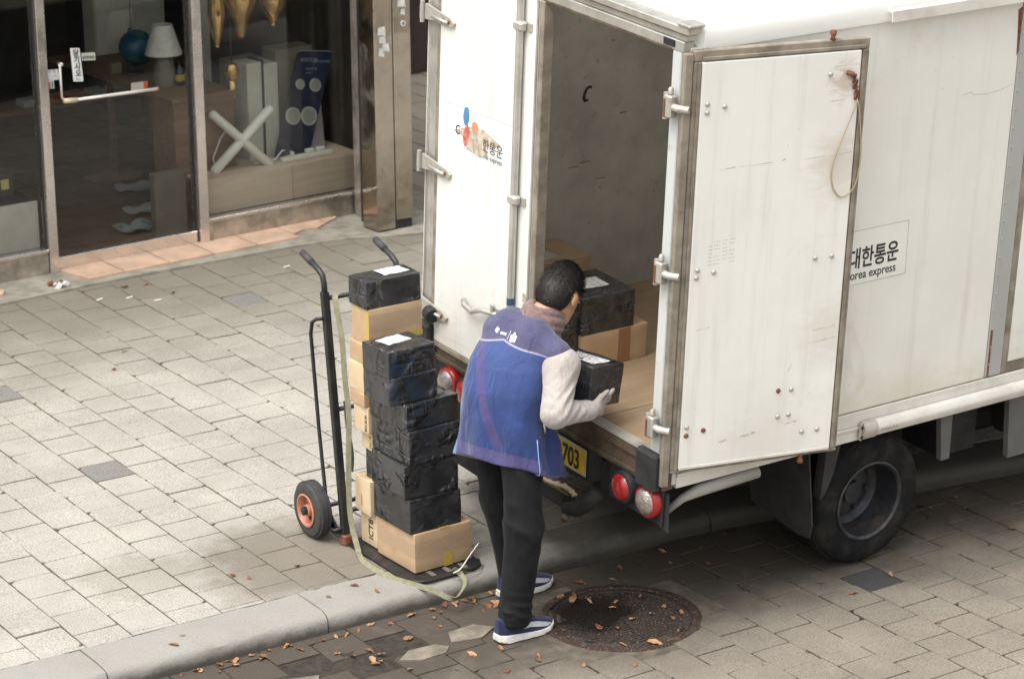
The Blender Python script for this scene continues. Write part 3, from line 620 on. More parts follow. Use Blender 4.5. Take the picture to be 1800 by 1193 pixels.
# ================================================================== BOX TRUCK (local: x to the cab, y to the left, z up; origin = lower right rear corner of the box)
T_ROLL, T_YAW = R(3.93), R(1.386)
truck = empty('box_truck', (6.0059, 8.083, .5726), (T_ROLL, 0, T_YAW))
tag(truck, 'dirty white box truck parked half on the kerb with its right rear door open', 'truck')
def paint(name, base, rust=.0, low=True):
    n = NT(name); P = n.obj(); x, y, z = n.sep(P)
    c = n.mix(1, base, n.gray(n.ramp(n.noise(2.2, 5, .6), .3, .7, .95, 1.03)), 'MULTIPLY')
    streak = n.noise(1, 5, .7, n.scale(P, (14, 14, .7)))
    c = n.mix(n.mth('MULTIPLY', n.ramp(streak, .5, .75), .30), c, (.50, .45, .34)); c = n.mix(n.mth('MULTIPLY', n.ramp(n.noise(1.6, 6, .75, P, 1.2), .56, .74), .28), c, (.55, .48, .34))
    if low: c = n.mix(n.mth('MULTIPLY', n.ramp(n.mth('SUBTRACT', z, n.mth('MULTIPLY', n.noise(5, 4, .7), .45)), .12, -.22), .5), c, (.55, .47, .30))
    c = n.mix(n.mth('MULTIPLY', n.ramp(n.noise(30, 5, .75), .64, .76), .45), c, (.35, .30, .24))
    if name == 'white_door_paint':                                      # hand grime round the wire loop and along the lower edge
        for (p, r0, r1, am, cc_) in (((.68, -.175, 1.33), .20, .02, .42, (.52, .43, .30)), ((.67, -.17, 1.68), .09, .01, .5, (.42, .28, .17)), ((.42, -.12, .17), .30, .02, .22, (.5, .44, .34)), ((.69, -.175, .62), .2, .02, .25, (.52, .45, .33)), ((-.015, 1.12, .22), .22, .03, .3, (.5, .43, .32)), ((-.015, 1.6, .12), .22, .03, .3, (.48, .40, .28))):
            dd = n.mth('ADD', n.dist(n.scale(P, (1, 1, 1)), p), n.mth('MULTIPLY', n.mth('SUBTRACT', n.noise(1, 5, .7, n.scale(P, (9, 9, 26)), .8), .5), .34)); c = n.mix(n.ramp(dd, r0, r1, 0, am), c, cc_)
    if rust: c = n.mix(n.mth('MULTIPLY', n.ramp(n.noise(11, 6, .75), .56, .7), rust), c, (.30, .13, .055))
    return n.out(c, n.ramp(n.noise(4, 4), .3, .7, .38, .55), 0, n.bump(n.noise(6, 3), .06, .02), Specular_IOR_Level=.4)
M_wht = paint('white_box_paint', (.80, .785, .725)); M_wht2 = paint('white_door_paint', (.81, .80, .75), low=False); M_post = paint('grey_white_post_paint', (.58, .595, .58), .35, False); M_strip = paint('grey_strip_paint', (.40, .40, .38), .2, False)
M_alu = simple('weathered_aluminium', (.56, .54, .49), .42, .6, var=.15, sc=5, dirt=(.30, .25, .18), dirtamt=.55, dsc=7)
M_aluw = simple('white_aluminium_rail', (.74, .71, .65), .4, .15, var=.08, sc=5, dirt=(.42, .36, .27), dirtamt=.4, dsc=6)
M_gask = simple('grey_brown_rubber_edge', (.26, .225, .175), .75, var=.25, sc=12, dirt=(.10, .08, .06), dirtamt=.6, dsc=9)
M_rust = simple('rusty_steel_beam', (.125, .092, .063), .7, .2, var=.35, sc=10, bst=.5, bsc=60, dirt=(.09, .05, .03), dirtamt=.7, dsc=8)
M_zinc = simple('zinc_hinge', (.55, .55, .50), .45, .55, var=.15, sc=30, dirt=(.32, .13, .05), dirtamt=.7, dsc=30)
M_rusty = simple('bright_rust', (.19, .075, .04), .85, var=.4, sc=40, bst=.5, bsc=150)
M_black = simple('black_chassis', (.016, .016, .017), .7, var=.3, sc=8, dirt=(.05, .045, .035), dirtamt=.6)
M_rub = simple('black_rubber', (.022, .022, .023), .75, var=.25, sc=14, bst=.3, bsc=120, dirt=(.06, .055, .045), dirtamt=.5)
M_wallin = (lambda n: n.out(n.mix(n.mth('MULTIPLY', n.ramp(n.noise(16, 6, .75), .6, .72), .7), n.mix(n.ramp(n.noise(3, 6, .7), .3, .7), (.33, .315, .28), (.45, .43, .385)), (.09, .085, .075)), .85, 0, n.bump(n.noise(30, 5), .2, .004)))(NT('dirty_inner_wall'))
M_floor = (lambda n: n.out(n.mix(n.mth('MULTIPLY', n.ramp(n.noise(5, 6, .75), .5, .72), .55), n.mix(n.ramp(n.noise(1, 5, .6, n.scale(n.obj(), (3, 14, 3))), .3, .75), (.27, .185, .11), (.37, .265, .165)), (.22, .195, .155)), .75))(NT('worn_plywood_floor'))
def frp():
    n = NT('translucent_roof_panel'); t = n.n('ShaderNodeBsdfTranslucent'); t.inputs[0].default_value = (.88, .87, .84, 1); n.out((.86, .855, .82), .45); mx = n.n('ShaderNodeMixShader'); mx.inputs[0].default_value = .44
    n.t.links.new(n.b.outputs[0], mx.inputs[1]); n.t.links.new(t.outputs[0], mx.inputs[2]); n.t.links.new(mx.outputs[0], n.t.nodes['Material Output'].inputs[0]); return n.m
M_frp = frp()
def tp(name, mat, *b, c=.002, parent=truck, smooth=False):
    mb = MB()
    for q in b: mb.box(*q, c=c)
    return mb.build(name, mat, parent, smooth=smooth)
L = 2.95; W = 1.806
# cargo box skin
tp('side_panel', M_wht, (.03, 1.782, .0, .03, .135, 1.845))
tp('side_door', M_wht, (1.915, 2.75, -.008, .03, .19, 1.80)); tp('side_panel_front', M_wht, (2.79, L, .0, .03, .135, 1.845))
tp('door_gasket', M_gask, (1.878, 1.913, -.005, .03, .1405, 1.843), (1.915, 2.785, -.005, .03, .1405, .188), (2.752, 2.788, -.005, .03, .1405, 1.843))
sp_ = tp('steel_strip', M_strip, (1.7835, 1.876, -.006, .029, .1405, 1.843))
for i in range(20): MB().lathe([(.005, 0), (.004, .003), (0, .004)], (1.795, -.006, .2+.083*i), (0, -1, 0), 8).build('rivet', M_strip, sp_, smooth=True)
MB().box(1.79, 1.80, -.0085, -.0062, .145, .36).build('rust_stain', M_rusty, sp_)
MB().prism([(1.758, 1.80), (1.781, 1.81), (1.781, 1.62), (1.773, 1.60), (1.768, 1.68)], .0014, lambda u, v, q: (u, -.0004-q, v)).build('rust_stain', M_rusty, sp_)
tp('left_side_panel', M_wht, (.0, L, W-.03, W, .0, 1.845)); tp('front_panel', M_wht, (L-.03, L, .031, W-.031, .0, 1.9))
MB().prism([(-.012, 1.838), (-.016, 1.87), (-.012, 1.905), (.004, 1.925), (.03, 1.936), (.09, 1.941), (W-.09, 1.941), (W-.03, 1.936), (W-.004, 1.925), (W+.012, 1.905), (W+.014, 1.838), (W-.03, 1.838), (W-.05, 1.85), (.05, 1.85), (.02, 1.838)], L-.07, lambda u, v, q: (.07+q, u, v)).build('roof', M_frp, truck, smooth='a')
MB().prism([(-.02, 1.892), (-.05, 1.89), (-.052, 1.846), (-.046, 1.846), (-.044, 1.882), (-.02, 1.884)], L-1.0, lambda u, v, q: (1.0+q, u, v)).build('drip_rail', M_aluw, truck)
# inside of the box
tp('cargo_floor', M_floor, (.075, L-.04, .034, W-.04, .10, .134), c=0)
for i, y0 in enumerate((.035, .5, .95, 1.4)): tp('floor_board', M_floor, (.012, L-.05, y0+.001, min(y0+.462, 1.73), .1345, .1375+.0006*(i % 2)), c=.0008)
tp('inner_wall', M_wallin, (.05, L-.04, 1.73, 1.75, .139, 1.84), c=0); tp('inner_wall', M_wht2, (.05, L-.04, .032, .045, .139, 1.84), c=0)
tp('inner_front_wall', M_wallin, (L-.06, L-.041, .046, 1.729, .139, 1.84), c=0); tp('ceiling_rib', M_alu, *[(x, x+.04, .046, 1.729, 1.80, 1.8495) for x in (.5, 1.1, 1.7, 2.3)][:1], c=.003)
sc_ = MB().prism([(.02*math.cos(t)*1.0, .035*math.sin(t)) for t in np.linspace(.9, 5.2, 14)]+[(.011*math.cos(t)+.003, .024*math.sin(t)) for t in np.linspace(5.2, .9, 14)], .002, lambda u, v, q: (.83+u*1.3+v*.3, 1.7298-q, 1.12+v*1.1)); sc_.build('scuff_mark', M_black, truck)
for q in ((.74, .80, .775, .782), (.80, .86, .79, .797), (.90, .95, .70, .705), (.60, .63, .74, .75), (1.02, 1.06, 1.0, 1.006), (.95, .97, 1.35, 1.36)): tp('scuff_mark', M_gask, (q[0], q[1], 1.7275, 1.7298, q[2], q[3]), c=0)
# rear frame
tp('corner_post', M_post, (-.004, .045, .03, .086, .136, 1.828), c=.004); tp('corner_post_edge', M_gask, (.0, .06, .004, .0295, .0, 1.83), c=.003)
tp('corner_post_side', M_post, (.046, .068, -.004, .0035, .02, 1.84), c=.001)
tp('corner_post', M_alu, (.0, .045, 1.722, W, .0, 1.90), c=.006); tp('post_gasket', M_gask, (-.006, .03, 1.688, 1.7215, .05, 1.88), c=.002)
tp('header_beam', M_alu, (-.006, .05, .02, W, 1.828, 1.872), (.0, .06, .01, W, 1.8725, 1.90), (-.008, .062, -.004, W, 1.9005, 1.93), c=.004)
tp('header_lip', M_rust, (-.011, -.0065, .0, W, 1.9, 1.904), (-.012, -.0065, .09, 1.7, 1.8285, 1.835), c=0); tp('header_cap', M_alu, (-.012, .07, -.016, .06, 1.93, 1.944), c=.004)
tp('corner_wear', M_black, (-.010, -.0065, .07, .14, 1.84, 1.868), c=.001)
MB().prism([(0, .134), (0, .0), (.05, .0), (.05, .134)], W-.0, lambda u, v, q: (u, q, v)).build('tail_beam', M_rust, truck)
tp('tail_sill', M_rust, (-.012, -.0005, .14, W-.02, .092, .137), (-.008, -.0005, .14, W-.02, .012, .03), c=.003); tp('tail_sill_lip', M_alu, (-.014, .05, .09, 1.68, .1375, .1412), c=.001)
tp('corner_bumper', M_rub, (-.045, -.0005, .0, .135, -.005, .165), c=.012)
tp('corner_bumper', M_rub, (-.045, -.0005, 1.68, 1.80, -.005, .165), c=.012)
# left rear door, shut
ld = tp('left_rear_door', M_wht2, (-.014, .03, .952, 1.686, .095, 1.828), c=.004)
tp('edge_trim', M_gask, (-.017, .035, .918, .9515, .095, 1.83), c=.003, parent=ld); tp('edge_trim', M_alu, (-.021, -.0145, .955, .967, .095, 1.83), c=.002, parent=ld); tp('bottom_trim', M_gask, (-.017, .02, .953, 1.686, .072, .0945), c=.002, parent=ld)
rod = MB().tube([(-.034, 1.062, .05), (-.034, 1.062, 1.93)], .0165, 12).build('lock_rod', M_alu, ld, smooth='a')
MB().lathe([(.0169, 0), (.0169, .032)], (-.034, 1.062, .47), (0, 0, 1), 14).build('blue_tape', simple('blue_tape', (.025, .085, .15), .6), ld, smooth='a')
for z in (1.70, .945, .22):
    MB().box(-.056, -.0145, 1.03, 1.092, z-.022, z+.022, c=.01).build('rod_clamp', M_alu, ld); MB().box(-.022, -.0145, 1.0, 1.029, z-.02, z+.02, c=.003).build('clamp_foot', M_alu, ld)
for z in (1.60, .92, .25):
    h = MB().prism([(1.83, z-.045), (1.83, z+.015), (1.79, z+.028), (1.66, z+.012), (1.59, z+.005), (1.565, z-.012), (1.575, z-.03), (1.63, z-.04), (1.70, z-.03)], .014, lambda u, v, q: (-.0155-q, u, v)).build('hinge', M_zinc, ld)
    MB().tube([(-.035, 1.80, z-.055), (-.035, 1.80, z+.04)], .011, 10).build('hinge_pin', M_zinc, h, smooth='a'); MB().tube([(-.036, 1.72, z-.012), (-.036, 1.60, z-.016)], .0075, 8).build('hinge_rib', M_zinc, h, smooth=True)
    for yy in (1.60, 1.64): MB().lathe([(.008, 0), (.007, .005), (0, .006)], (-.03, yy, z-.012), (-1, 0, 0), 8).build('bolt', M_rusty, h, smooth=True)
MB().lathe([(.034, 0), (.036, .01), (.036, .05), (.03, .06)], (-.03, 1.70, .225), (-.3, -1, 0), 16).build('rubber_buffer', M_rub, ld, smooth='a')
hd = MB().tube([(-.03, 1.425, .375), (-.045, 1.40, .36), (-.05, 1.33, .352), (-.045, 1.27, .378), (-.035, 1.20, .385), (-.02, 1.15, .385)], .0115, 8).build('door_handle', M_alu, ld, smooth=True)
MB().box(-.03, -.0145, 1.13, 1.22, .355, .42, c=.006).build('handle_plate', M_zinc, hd); MB().box(-.042, -.0305, 1.185, 1.205, .35, .43, c=.004).build('handle_bracket', M_zinc, hd)
# torn label on the left door
M_stk = simple('white_vinyl', (.87, .87, .85), .4, var=.02); M_line = simple('grey_line', (.42, .42, .40), .6); M_res = simple('adhesive_residue', (.50, .43, .34), .8, var=.35, sc=40)
stk = MB().add([(-.0148, 1.635, 1.228), (-.0148, 1.105, 1.248), (-.0148, 1.112, 1.03), (-.0148, 1.645, 1.02)], [(0, 1, 2, 3)]).build('torn_label', M_stk, ld)
def onrear(y, z, q): return (-.0152-q, y, z)
MB().prism([(1.635, 1.2275), (1.105, 1.2475), (1.105, 1.2455), (1.635, 1.2255)], .0004, onrear).build('label_edge', M_line, stk)
MB().prism([(1.56, 1.115), (1.50, 1.14), (1.42, 1.165), (1.33, 1.175), (1.20, 1.14), (1.21, 1.125), (1.31, 1.105), (1.29, 1.06), (1.35, 1.045), (1.45, 1.055), (1.475, 1.09), (1.50, 1.11)], .0006, onrear).build('torn_patch', M_res, stk)
def oval(cy_, cz_, ry, rz_, a, d=.0012):
    return MB().prism([(cy_+ry*math.cos(t)*math.cos(a)-rz_*math.sin(t)*math.sin(a), cz_+ry*math.cos(t)*math.sin(a)+rz_*math.sin(t)*math.cos(a)) for t in np.linspace(0, 6.283, 25)[:-1]], .0004, lambda y, z, q: (-.0152-d-q, y, z))
oval(1.465, 1.202, .022, .043, .1).build('blue_petal', simple('petal_blue', (.10, .28, .52), .5, var=.2), stk); oval(1.395, 1.172, .024, .022, 0).build('orange_petal', simple('petal_orange', (.75, .30, .14), .6, var=.3), stk); oval(1.462, 1.115, .022, .05, .2, .0008).build('red_petal', simple('petal_red', (.62, .18, .13), .7, var=.5, sc=40), stk)
ry_ = (0, -1, 0); 
text_part('letter', 'C', .06, M_ink, stk, frame_mtx((-.0165, 1.545, 1.105), (0, -1, .04), (0, 0, 1)), sx=.8)
text_part('letter', '한통운', .062, simple('faded_ink', (.12, .10, .09), .7), stk, frame_mtx((-.0168, 1.335, 1.088), (0, -1, .0), (0, 0, 1)), sx=.9)
text_part('letter', 'rea express', .033, simple('pale_ink', (.30, .28, .26), .7), stk, frame_mtx((-.0168, 1.325, 1.052), (0, -1, .02), (0, 0, 1)), sx=.9)
tp('tape_scrap', M_res, (-.0152, -.0145, .975, 1.0, .50, .54), c=0, parent=ld)
# right rear door, swung right round against the side
def spl_(pts, n=6):
    P = [Vector(p) for p in pts]; out = []
    for i in range(len(P)-1):
        a, b_, c, d = P[max(i-1, 0)], P[i], P[i+1], P[min(i+2, len(P)-1)]
        for k in range(n): t = k/n; out.append(.5*((2*b_)+(c-a)*t+(2*a-5*b_+4*c-d)*t*t+(3*b_-a-3*c+d)*t**3))
    return out+[P[-1]]
DA = R(12); du = Vector((math.cos(DA), -math.sin(DA), 0)); dn = Vector((-math.sin(DA), -math.cos(DA), 0)); dh = Vector((.02, -.03, 0))
def D(u, q, z): return dh+du*u+dn*q+Vector((0, 0, z))      # q: towards the viewer
dm = lambda p: D(p.x, p.y, p.z)
def dpart(name, mat, *b, c=.002, parent=None):
    mb = MB()
    for q in b: mb.box(*q, c=c, mat=dm)
    return mb.build(name, mat, parent or truck)
rd = dpart('right_rear_door', M_wht2, (.028, .724, -.03, .004, .10, 1.80), c=.004)
dpart('edge_frame', M_gask, (-.006, .762, -.034, -.004, 1.8015, 1.846), (-.006, .762, -.034, -.004, .083, .0985), (.7255, .762, -.034, -.004, .099, 1.801), (-.006, .0265, -.034, -.004, .099, 1.801), c=.004, parent=rd)
dpart('edge_seal', M_gask, (.729, .745, -.0035, .004, .10, 1.80), (.012, .024, -.0035, .004, .10, 1.80), (.03, .74, -.0035, .004, 1.805, 1.82), c=.002, parent=rd)
dpart('hinge_trim', M_gask, (-.044, -.010, -.03, .0, .03, 1.835), c=.003, parent=rd); dpart('bottom_trim', M_aluw, (.03, .72, .0045, .007, .1, .112), c=.001, parent=rd)
for i, (u, z) in enumerate([(0.058, 1.633), (0.058, 1.599), (0.133, 1.618), (0.589, 1.712), (0.059, 0.955), (0.056, 0.924), (0.132, 0.94), (0.585, 0.952), (0.661, 0.953), (0.462, 0.393), (0.522, 0.392), (0.468, 0.279), (0.518, 0.282), (0.054, 0.286), (0.054, 0.249), (0.13, 0.263), (0.586, 0.197), (0.657, 0.198)]):
    MB().lathe([(.0105, 0), (.010, .004), (.006, .007), (0, .008)], D(u, .004, z), dn, 12).build('bolt', M_rusty if i in (9, 14, 15) else M_zinc, rd, smooth=True)
for z in (1.617, .937, .279):
    h = MB().box(-.05, -.012, .026, .068, z-.045, z+.045, c=.006).build('hinge', M_zinc, truck)
    MB().tube([(-.036, .068, z-.055), (-.036, .068, z+.05)], .0125, 10).build('hinge_pin', M_zinc, h, smooth='a'); MB().box(-.0535, -.0505, .056, .066, z-.045, z+.03, c=.001).build('rust_edge', M_rusty, h); MB().tube([(-.03, .06, z), (-.03, .0, z), (-.005, -.035, z)], .016, 10).build('hinge_arm', M_zinc, h, smooth='a'); MB().lathe([(.012, 0), (.012, .018), (.007, .026), (0, .028)], (-.03, .05, z+.048), (0, 0, 1), 10).build('nut', M_zinc, h, smooth='a')
lp = [(0.716, 1.599), (0.69, 1.53), (0.644, 1.406), (0.624, 1.314), (0.64, 1.241), (0.683, 1.201), (0.736, 1.244), (0.75, 1.373), (0.729, 1.539), (0.716, 1.599)]
wl = MB().tube(spl_([D(u, .012+.004*math.sin(i), z) for i, (u, z) in enumerate(lp)]), .0027, 6).build('wire_loop', simple('tan_wire', (.42, .33, .20), .6), rd, smooth=True)
MB().tube([D(.662, .006, 1.714), D(.675, .02, 1.712), D(.69, .014, 1.70)], .010, 8).build('rusty_eye', M_rusty, wl, smooth=True)
for i, (u, z) in enumerate(((.695, 1.69), (.70, 1.665), (.706, 1.64), (.71, 1.62))):
    MB().tube([D(u+.008*math.cos(t)*(1 if i % 2 else .5), .012+.006*math.sin(t)*(1 if i % 2 == 0 else .4), z+.018*math.sin(t+.6)) for t in np.linspace(0, 6.283, 11)], .004, 6).build('chain_link', M_rusty, wl, smooth=True)
for u, z, s in ((.597, 1.846, 1), (.598, .085, -1)):
    MB().lathe([(.012, 0), (.008, .012), (.013, .024), (.013, .036), (.004, .04)], D(u, -.012, z), (0, 0, s), 12).build('lock_stud', M_rusty, rd, smooth=True)
n_ = NT('grime_smear'); M_smear = n_.out((.52, .47, .39), .8); 
def door_mark(u0, z0, u1, z1, th, mat=None):
    mb = MB(); nn = 8; rr = random.Random(int((u0+z0)*1000)); top = [(u0+(u1-u0)*i/nn, z0+(z1-z0)*i/nn+rr.uniform(-.3, 1)*th) for i in range(nn+1)]; bot = [(u0+(u1-u0)*i/nn, z0+(z1-z0)*i/nn-rr.uniform(.1, 1)*th*.5) for i in range(nn+1)]
    mb.prism(top+bot[::-1], .0003, lambda u, v, q: D(u, .0042+q, v)).build('scuff_mark', mat or M_smear, rd)
for a in ((.12, 1.362, .2, 1.368, .004), (.22, 1.368, .36, 1.372, .003), (.40, 1.375, .42, 1.38, .006), (.5, 1.372, .60, 1.378, .003), (.61, 1.376, .72, 1.385, .003), (.07, .70, .13, .707, .003), (.30, .21, .37, .22, .010), (.50, .24, .56, .25, .008), (.20, .20, .24, .205, .007), (.60, .64, .70, .65, .004), (.585, .585, .71, .6, .004), (.42, 1.43, .425, 1.44, .006), (.60, 1.6, .66, 1.605, .004), (.50, .47, .515, .50, .006)): door_mark(*a)
for r_ in range(7):                                                       # rubber-stamped table, too worn to read
    for c_, (u0, wd) in enumerate(((.10, .02), (.126, .03), (.165, .022), (.195, .026))):
        if (r_*3+c_*5) % 7 == 0: continue
        z = 1.065-.0155*r_+.002*c_
        for q in range(3): door_mark(u0+wd*q/3, z, u0+wd*(q+.62)/3, z+.001, .0035, M_line)
# side sill, guard rail
tp('side_sill', M_aluw, (.07, L, -.008, .03, .068, .1335), (.07, L, -.012, .03, .052, .0665), (.07, L, -.006, .03, .0, .0505), c=.002)
tp('side_sill_gap', M_gask, (.07, 1.78, -.003, .0305, .1338, .1395), c=0)
MB().prism([(-.013, .085), (-.034, .08), (-.046, .06), (-.046, .045), (-.034, .018), (-.013, .008)], L-1.13, lambda u, v, q: (1.13+q, u, v)).build('guard_rail', M_aluw, truck, smooth='a')
MB().prism([(-.013, .088), (-.034, .084), (-.049, .062), (-.049, .043), (-.036, .014), (-.013, .004)], .075, lambda u, v, q: (1.054+q, u*(1 if q > .03 else .99), v)).build('rail_end_cap', M_alu, truck, smooth='a')
tp('rail_end_plate', M_alu, (1.046, 1.0535, -.03, -.0125, .005, .084), c=.002)
for z in (.022, .066): MB().lathe([(.007, 0), (.006, .004), (0, .005)], (1.05, -.0305, z), (0, -1, 0), 8).build('bolt', M_black, truck, smooth=True)
text_part('embossed_mark', 'FUSHUMI', .020, M_alu, truck, frame_mtx((1.145, -.0466, .036), (1, 0, 0), (0, 0, 1)), sx=1.2)
# lettering on the side
M_stk2 = simple('white_vinyl_side', (.82, .805, .74), .4, var=.02)
sk = MB().add([(.62, -.0008, .958), (.62, -.0008, .718), (1.246, -.0008, .722), (1.241, -.0008, .961)], [(0, 1, 2, 3)]).build('company_sticker', M_stk2, truck)
for poly in ([(.62, .958), (1.241, .961), (1.241, .9585), (.62, .9555)], [(.62, .7205), (1.246, .7245), (1.246, .722), (.62, .718)], [(1.239, .961), (1.244, .722), (1.2465, .722), (1.2415, .961)]):
    MB().prism(poly, .0003, lambda u, v, q: (u, -.0010-q, v)).build('label_edge', M_line, sk)
text_part('company_name', '대한통운', .098, M_ink, sk, frame_mtx((.918, -.0014, .800), (1, 0, 0), (0, 0, 1)), bold=.0016, sx=.775)
text_part('company_name', 'korea express', .054, M_ink, sk, frame_mtx((.910, -.0014, .745), (1, 0, 0), (0, 0, 1)), bold=.0003, sx=.90)
# paint crack
MB().tube([(1.48, -.0005, 1.468), (1.53, -.0005, 1.475), (1.545, -.0005, 1.46), (1.62, -.0005, 1.455), (1.70, -.0005, 1.462), (1.772, -.0005, 1.478)], .0009, 4).build('paint_crack', M_line, truck)
# plate, lamps, underrun bar
pl = tp('number_plate', simple('yellow_plate', (.72, .50, .035), .45, var=.12, sc=20, dirt=(.35, .25, .08), dirtamt=.4, dsc=18), (-.012, -.008, .512, .848, -.122, -.016), c=.0015)
tp('plate_frame', M_alu, (-.011, -.0085, .502, .511, -.13, -.008), (-.011, -.0085, .849, .858, -.13, -.008), (-.011, -.0085, .5115, .8485, -.130, -.1225), (-.011, -.0085, .5115, .8485, -.0155, -.008), c=.001, parent=pl); tp('plate_back', M_black, (-.0075, .06, .48, .88, -.15, -.002), c=.002, parent=pl)
text_part('plate_number', '703', .122, M_ink, pl, frame_mtx((-.0135, .672, -.112), (0, -1, 0), (0, 0, 1)), bold=.0022, sx=.70)
M_red = (lambda n: n.out((.30, .012, .012), .22, 0, n.bump(n.voro(160, n.obj()), .3, .004), Coat_Weight=.6))(NT('red_lens')); M_clear = (lambda n: n.out(n.mix(n.ramp(n.noise(40, 2), .4, .6), (.33, .28, .25), (.24, .19, .17)), .15, .3, n.bump(n.voro(130, n.obj()), .5, .005), Coat_Weight=.8))(NT('clear_lens'))
for ys, rev in ((.238, 0), (.074, 1), (1.552, 1), (1.405, 0)):
    lt = MB().lathe([(.072, .02), (.072, -.004), (.068, -.012), (.058, -.016)], (-.012, ys, -.068), (1, 0, 0), 28).build('tail_lamp', M_red if rev else M_black, truck, smooth='a')
    MB().lathe([(.0575, 0), (.05, .012), (.03, .02), (0, .023)], (-.027, ys, -.068), (-1, 0, 0), 28).build('lens', M_clear if rev else M_red, lt, smooth='a')
[tp('lamp_bracket', M_black, (.009, .02, y0, y0+.36, -.16, -.0005), c=.002) for y0 in (.0, 1.3)]; MB().prism([(-.02, -.01), (-.03, -.18), (.02, -.175), (.05, -.15), (.05, -.01)], .004, lambda u, v, q: (.022+q, u, v)).build('lamp_flap', M_rub, truck)
tp('underrun_bar', M_black, (-.02, .05, .64, 1.5, -.33, -.25), c=.006); tp('underrun_step', M_rust, (-.03, .05, .60, 1.5, -.249, -.243), c=.001)
MB().tube([(.0, .42, -.17), (-.005, .48, -.24), (-.01, .56, -.30), (-.02, .62, -.315)], [.03, .036, .036, .028], 12).build('bumper_elbow', M_rub, truck, smooth=True); MB().tube([(-.03, .60, -.34), (-.05, .585, -.35)], .018, 10).build('bar_end', M_rust, truck, smooth=True)
rp = []
for i in range(60): t = i/59; rp.append((-.015+.006*math.cos(i*1.9), .56+.30*t, -.235+.008*math.sin(i*1.9)+.012*math.sin(t*7)))
MB().tube(rp, .0085, 6).build('rope', simple('beige_rope', (.55, .44, .28), .9, bst=.6, bsc=200), truck, smooth=True)
# chassis and running gear
for y in (.48, 1.26): tp('chassis_rail', M_black, (.06, 4.2, y, y+.06, -.2, -.06), c=.004)
for x in (.1, .75, 1.6, 2.4): tp('cross_member', M_black, (x, x+.06, .1, 1.7, -.059, -.002), c=.003)
ax = MB().tube([(1.22, .2, -.355), (1.22, 1.62, -.375)], .05, 12).build('rear_axle', M_black, truck, smooth=True); MB().lathe([(.02, -.13), (.10, -.09), (.13, 0), (.10, .09), (.02, .13)], (1.22, .9, -.365), (0, 1, 0), 18).build('differential', M_black, ax, smooth=True)
for y in (.56, 1.2): tp('leaf_spring', M_black, (.75, 1.7, y-.03, y+.03, -.30, -.265), (.95, 1.5, y-.03, y+.03, -.33, -.301), c=.003)
M_tyre = (lambda n: n.out(n.mix(n.ramp(n.noise(9, 5, .7), .4, .7), (.012, .012, .013), (.033, .030, .026)), .9, 0, n.bump(n.noise(110, 3), .25, .003), Specular_IOR_Level=.15))(NT('tyre_rubber')); M_rim = simple('dusty_dark_rim', (.038, .04, .046), .5, .4, var=.3, sc=12, dirt=(.16, .12, .08), dirtamt=.6, dsc=10); M_dk = simple('hub_black', (.012, .012, .013), .7)
def wheel(y, s, zc, dish):
    """s = -1: outer face towards -y"""
    o = (1.22, y, zc); axd = (0, s, 0); rr = .302
    wv = MB().lathe([(.178, -.075), (.20, -.082), (.25, -.083), (.283, -.072), (.298, -.055), (rr, -.03), (rr, .03), (.298, .055), (.283, .072), (.25, .083), (.20, .082), (.178, .075)], o, axd, 56, caps=False).build('wheel', M_tyre, truck, smooth='a')
    for k in range(3): MB().lathe([(rr-.0005, -.028+.024*k), (rr+.005, -.026+.024*k), (rr+.005, -.010+.024*k), (rr-.0005, -.008+.024*k)], o, axd, 48, caps=False).build('tread_rib', M_tyre, wv, smooth='a')
    MB().lathe([(.180, .076), (.186, .082), (.178, .086), (.168, .076), (.165, .03), (.160, -.01), (.156, -.05), (.12, dish-.03), (.11, dish), (.07, dish+.006), (.05, dish+.004), (.048, dish+.03), (0, dish+.034)], o, axd, 44, caps=False).build('rim', M_rim, wv, smooth='a')
    for k in range(6): a = k*math.pi/3+.3; MB().lathe([(.021, 0), (.021, .006)], (o[0]+.128*math.cos(a), o[1]+s*(dish-.032), o[2]+.128*math.sin(a)), axd, 12).build('hand_hole', M_dk, wv)
    for k in range(5): a = k*2*math.pi/5; MB().lathe([(.011, 0), (.010, .02), (0, .022)], (o[0]+.085*math.cos(a), o[1]+s*(dish+.003), o[2]+.085*math.sin(a)), axd, 8).build('wheel_nut', M_rim, wv, smooth='a')
wheel(.143, -1, -.352, -.055); wheel(.335, -1, -.355, -.03); wheel(1.66, 1, -.385, -.055); wheel(1.47, 1, -.382, -.03)
fl = MB().prism([(.02, .0), (.01, -.36), (.03, -.43), (.10, -.44), (.42, -.40), (.46, -.02)], .008, lambda u, v, q: (.80+q-.12*v, u, v)); fl.build('mud_flap', M_rub, truck)
MB().prism([(.90, -.002), (.98, -.002), (.95, -.14), (.91, -.23), (.885, -.25)], .05, lambda u, v, q: (u, .015+q, v)).build('flap_bracket', M_rub, truck); MB().prism([(.02, .0), (.03, -.38), (.40, -.38), (.42, -.02)], .008, lambda u, v, q: (.80+q, W-u, v)).build('mud_flap', M_rub, truck)
MB().tube([(.10, .10, -.16), (.16, .06, -.09), (.22, .03, -.055), (.52, .02, -.035)], [.014, .018, .027, .028], 14).build('side_tube', simple('grey_white_tube', (.40, .39, .36), .5, dirt=(.2, .16, .12)), truck, smooth=True)
for x0, x1, zb, w_ in ((1.60, 1.675, -.25, .045), (2.02, 2.15, -.33, .10)):
    MB().prism([(x0, -.001), (x1, -.001), (x1+.005, zb), (x1-w_, zb)], .03, lambda u, v, q: (u, .06+q, v)).build('hanger_bracket', simple('grey_bracket_%d' % int(x0*10), (.13, .13, .125), .6), truck)
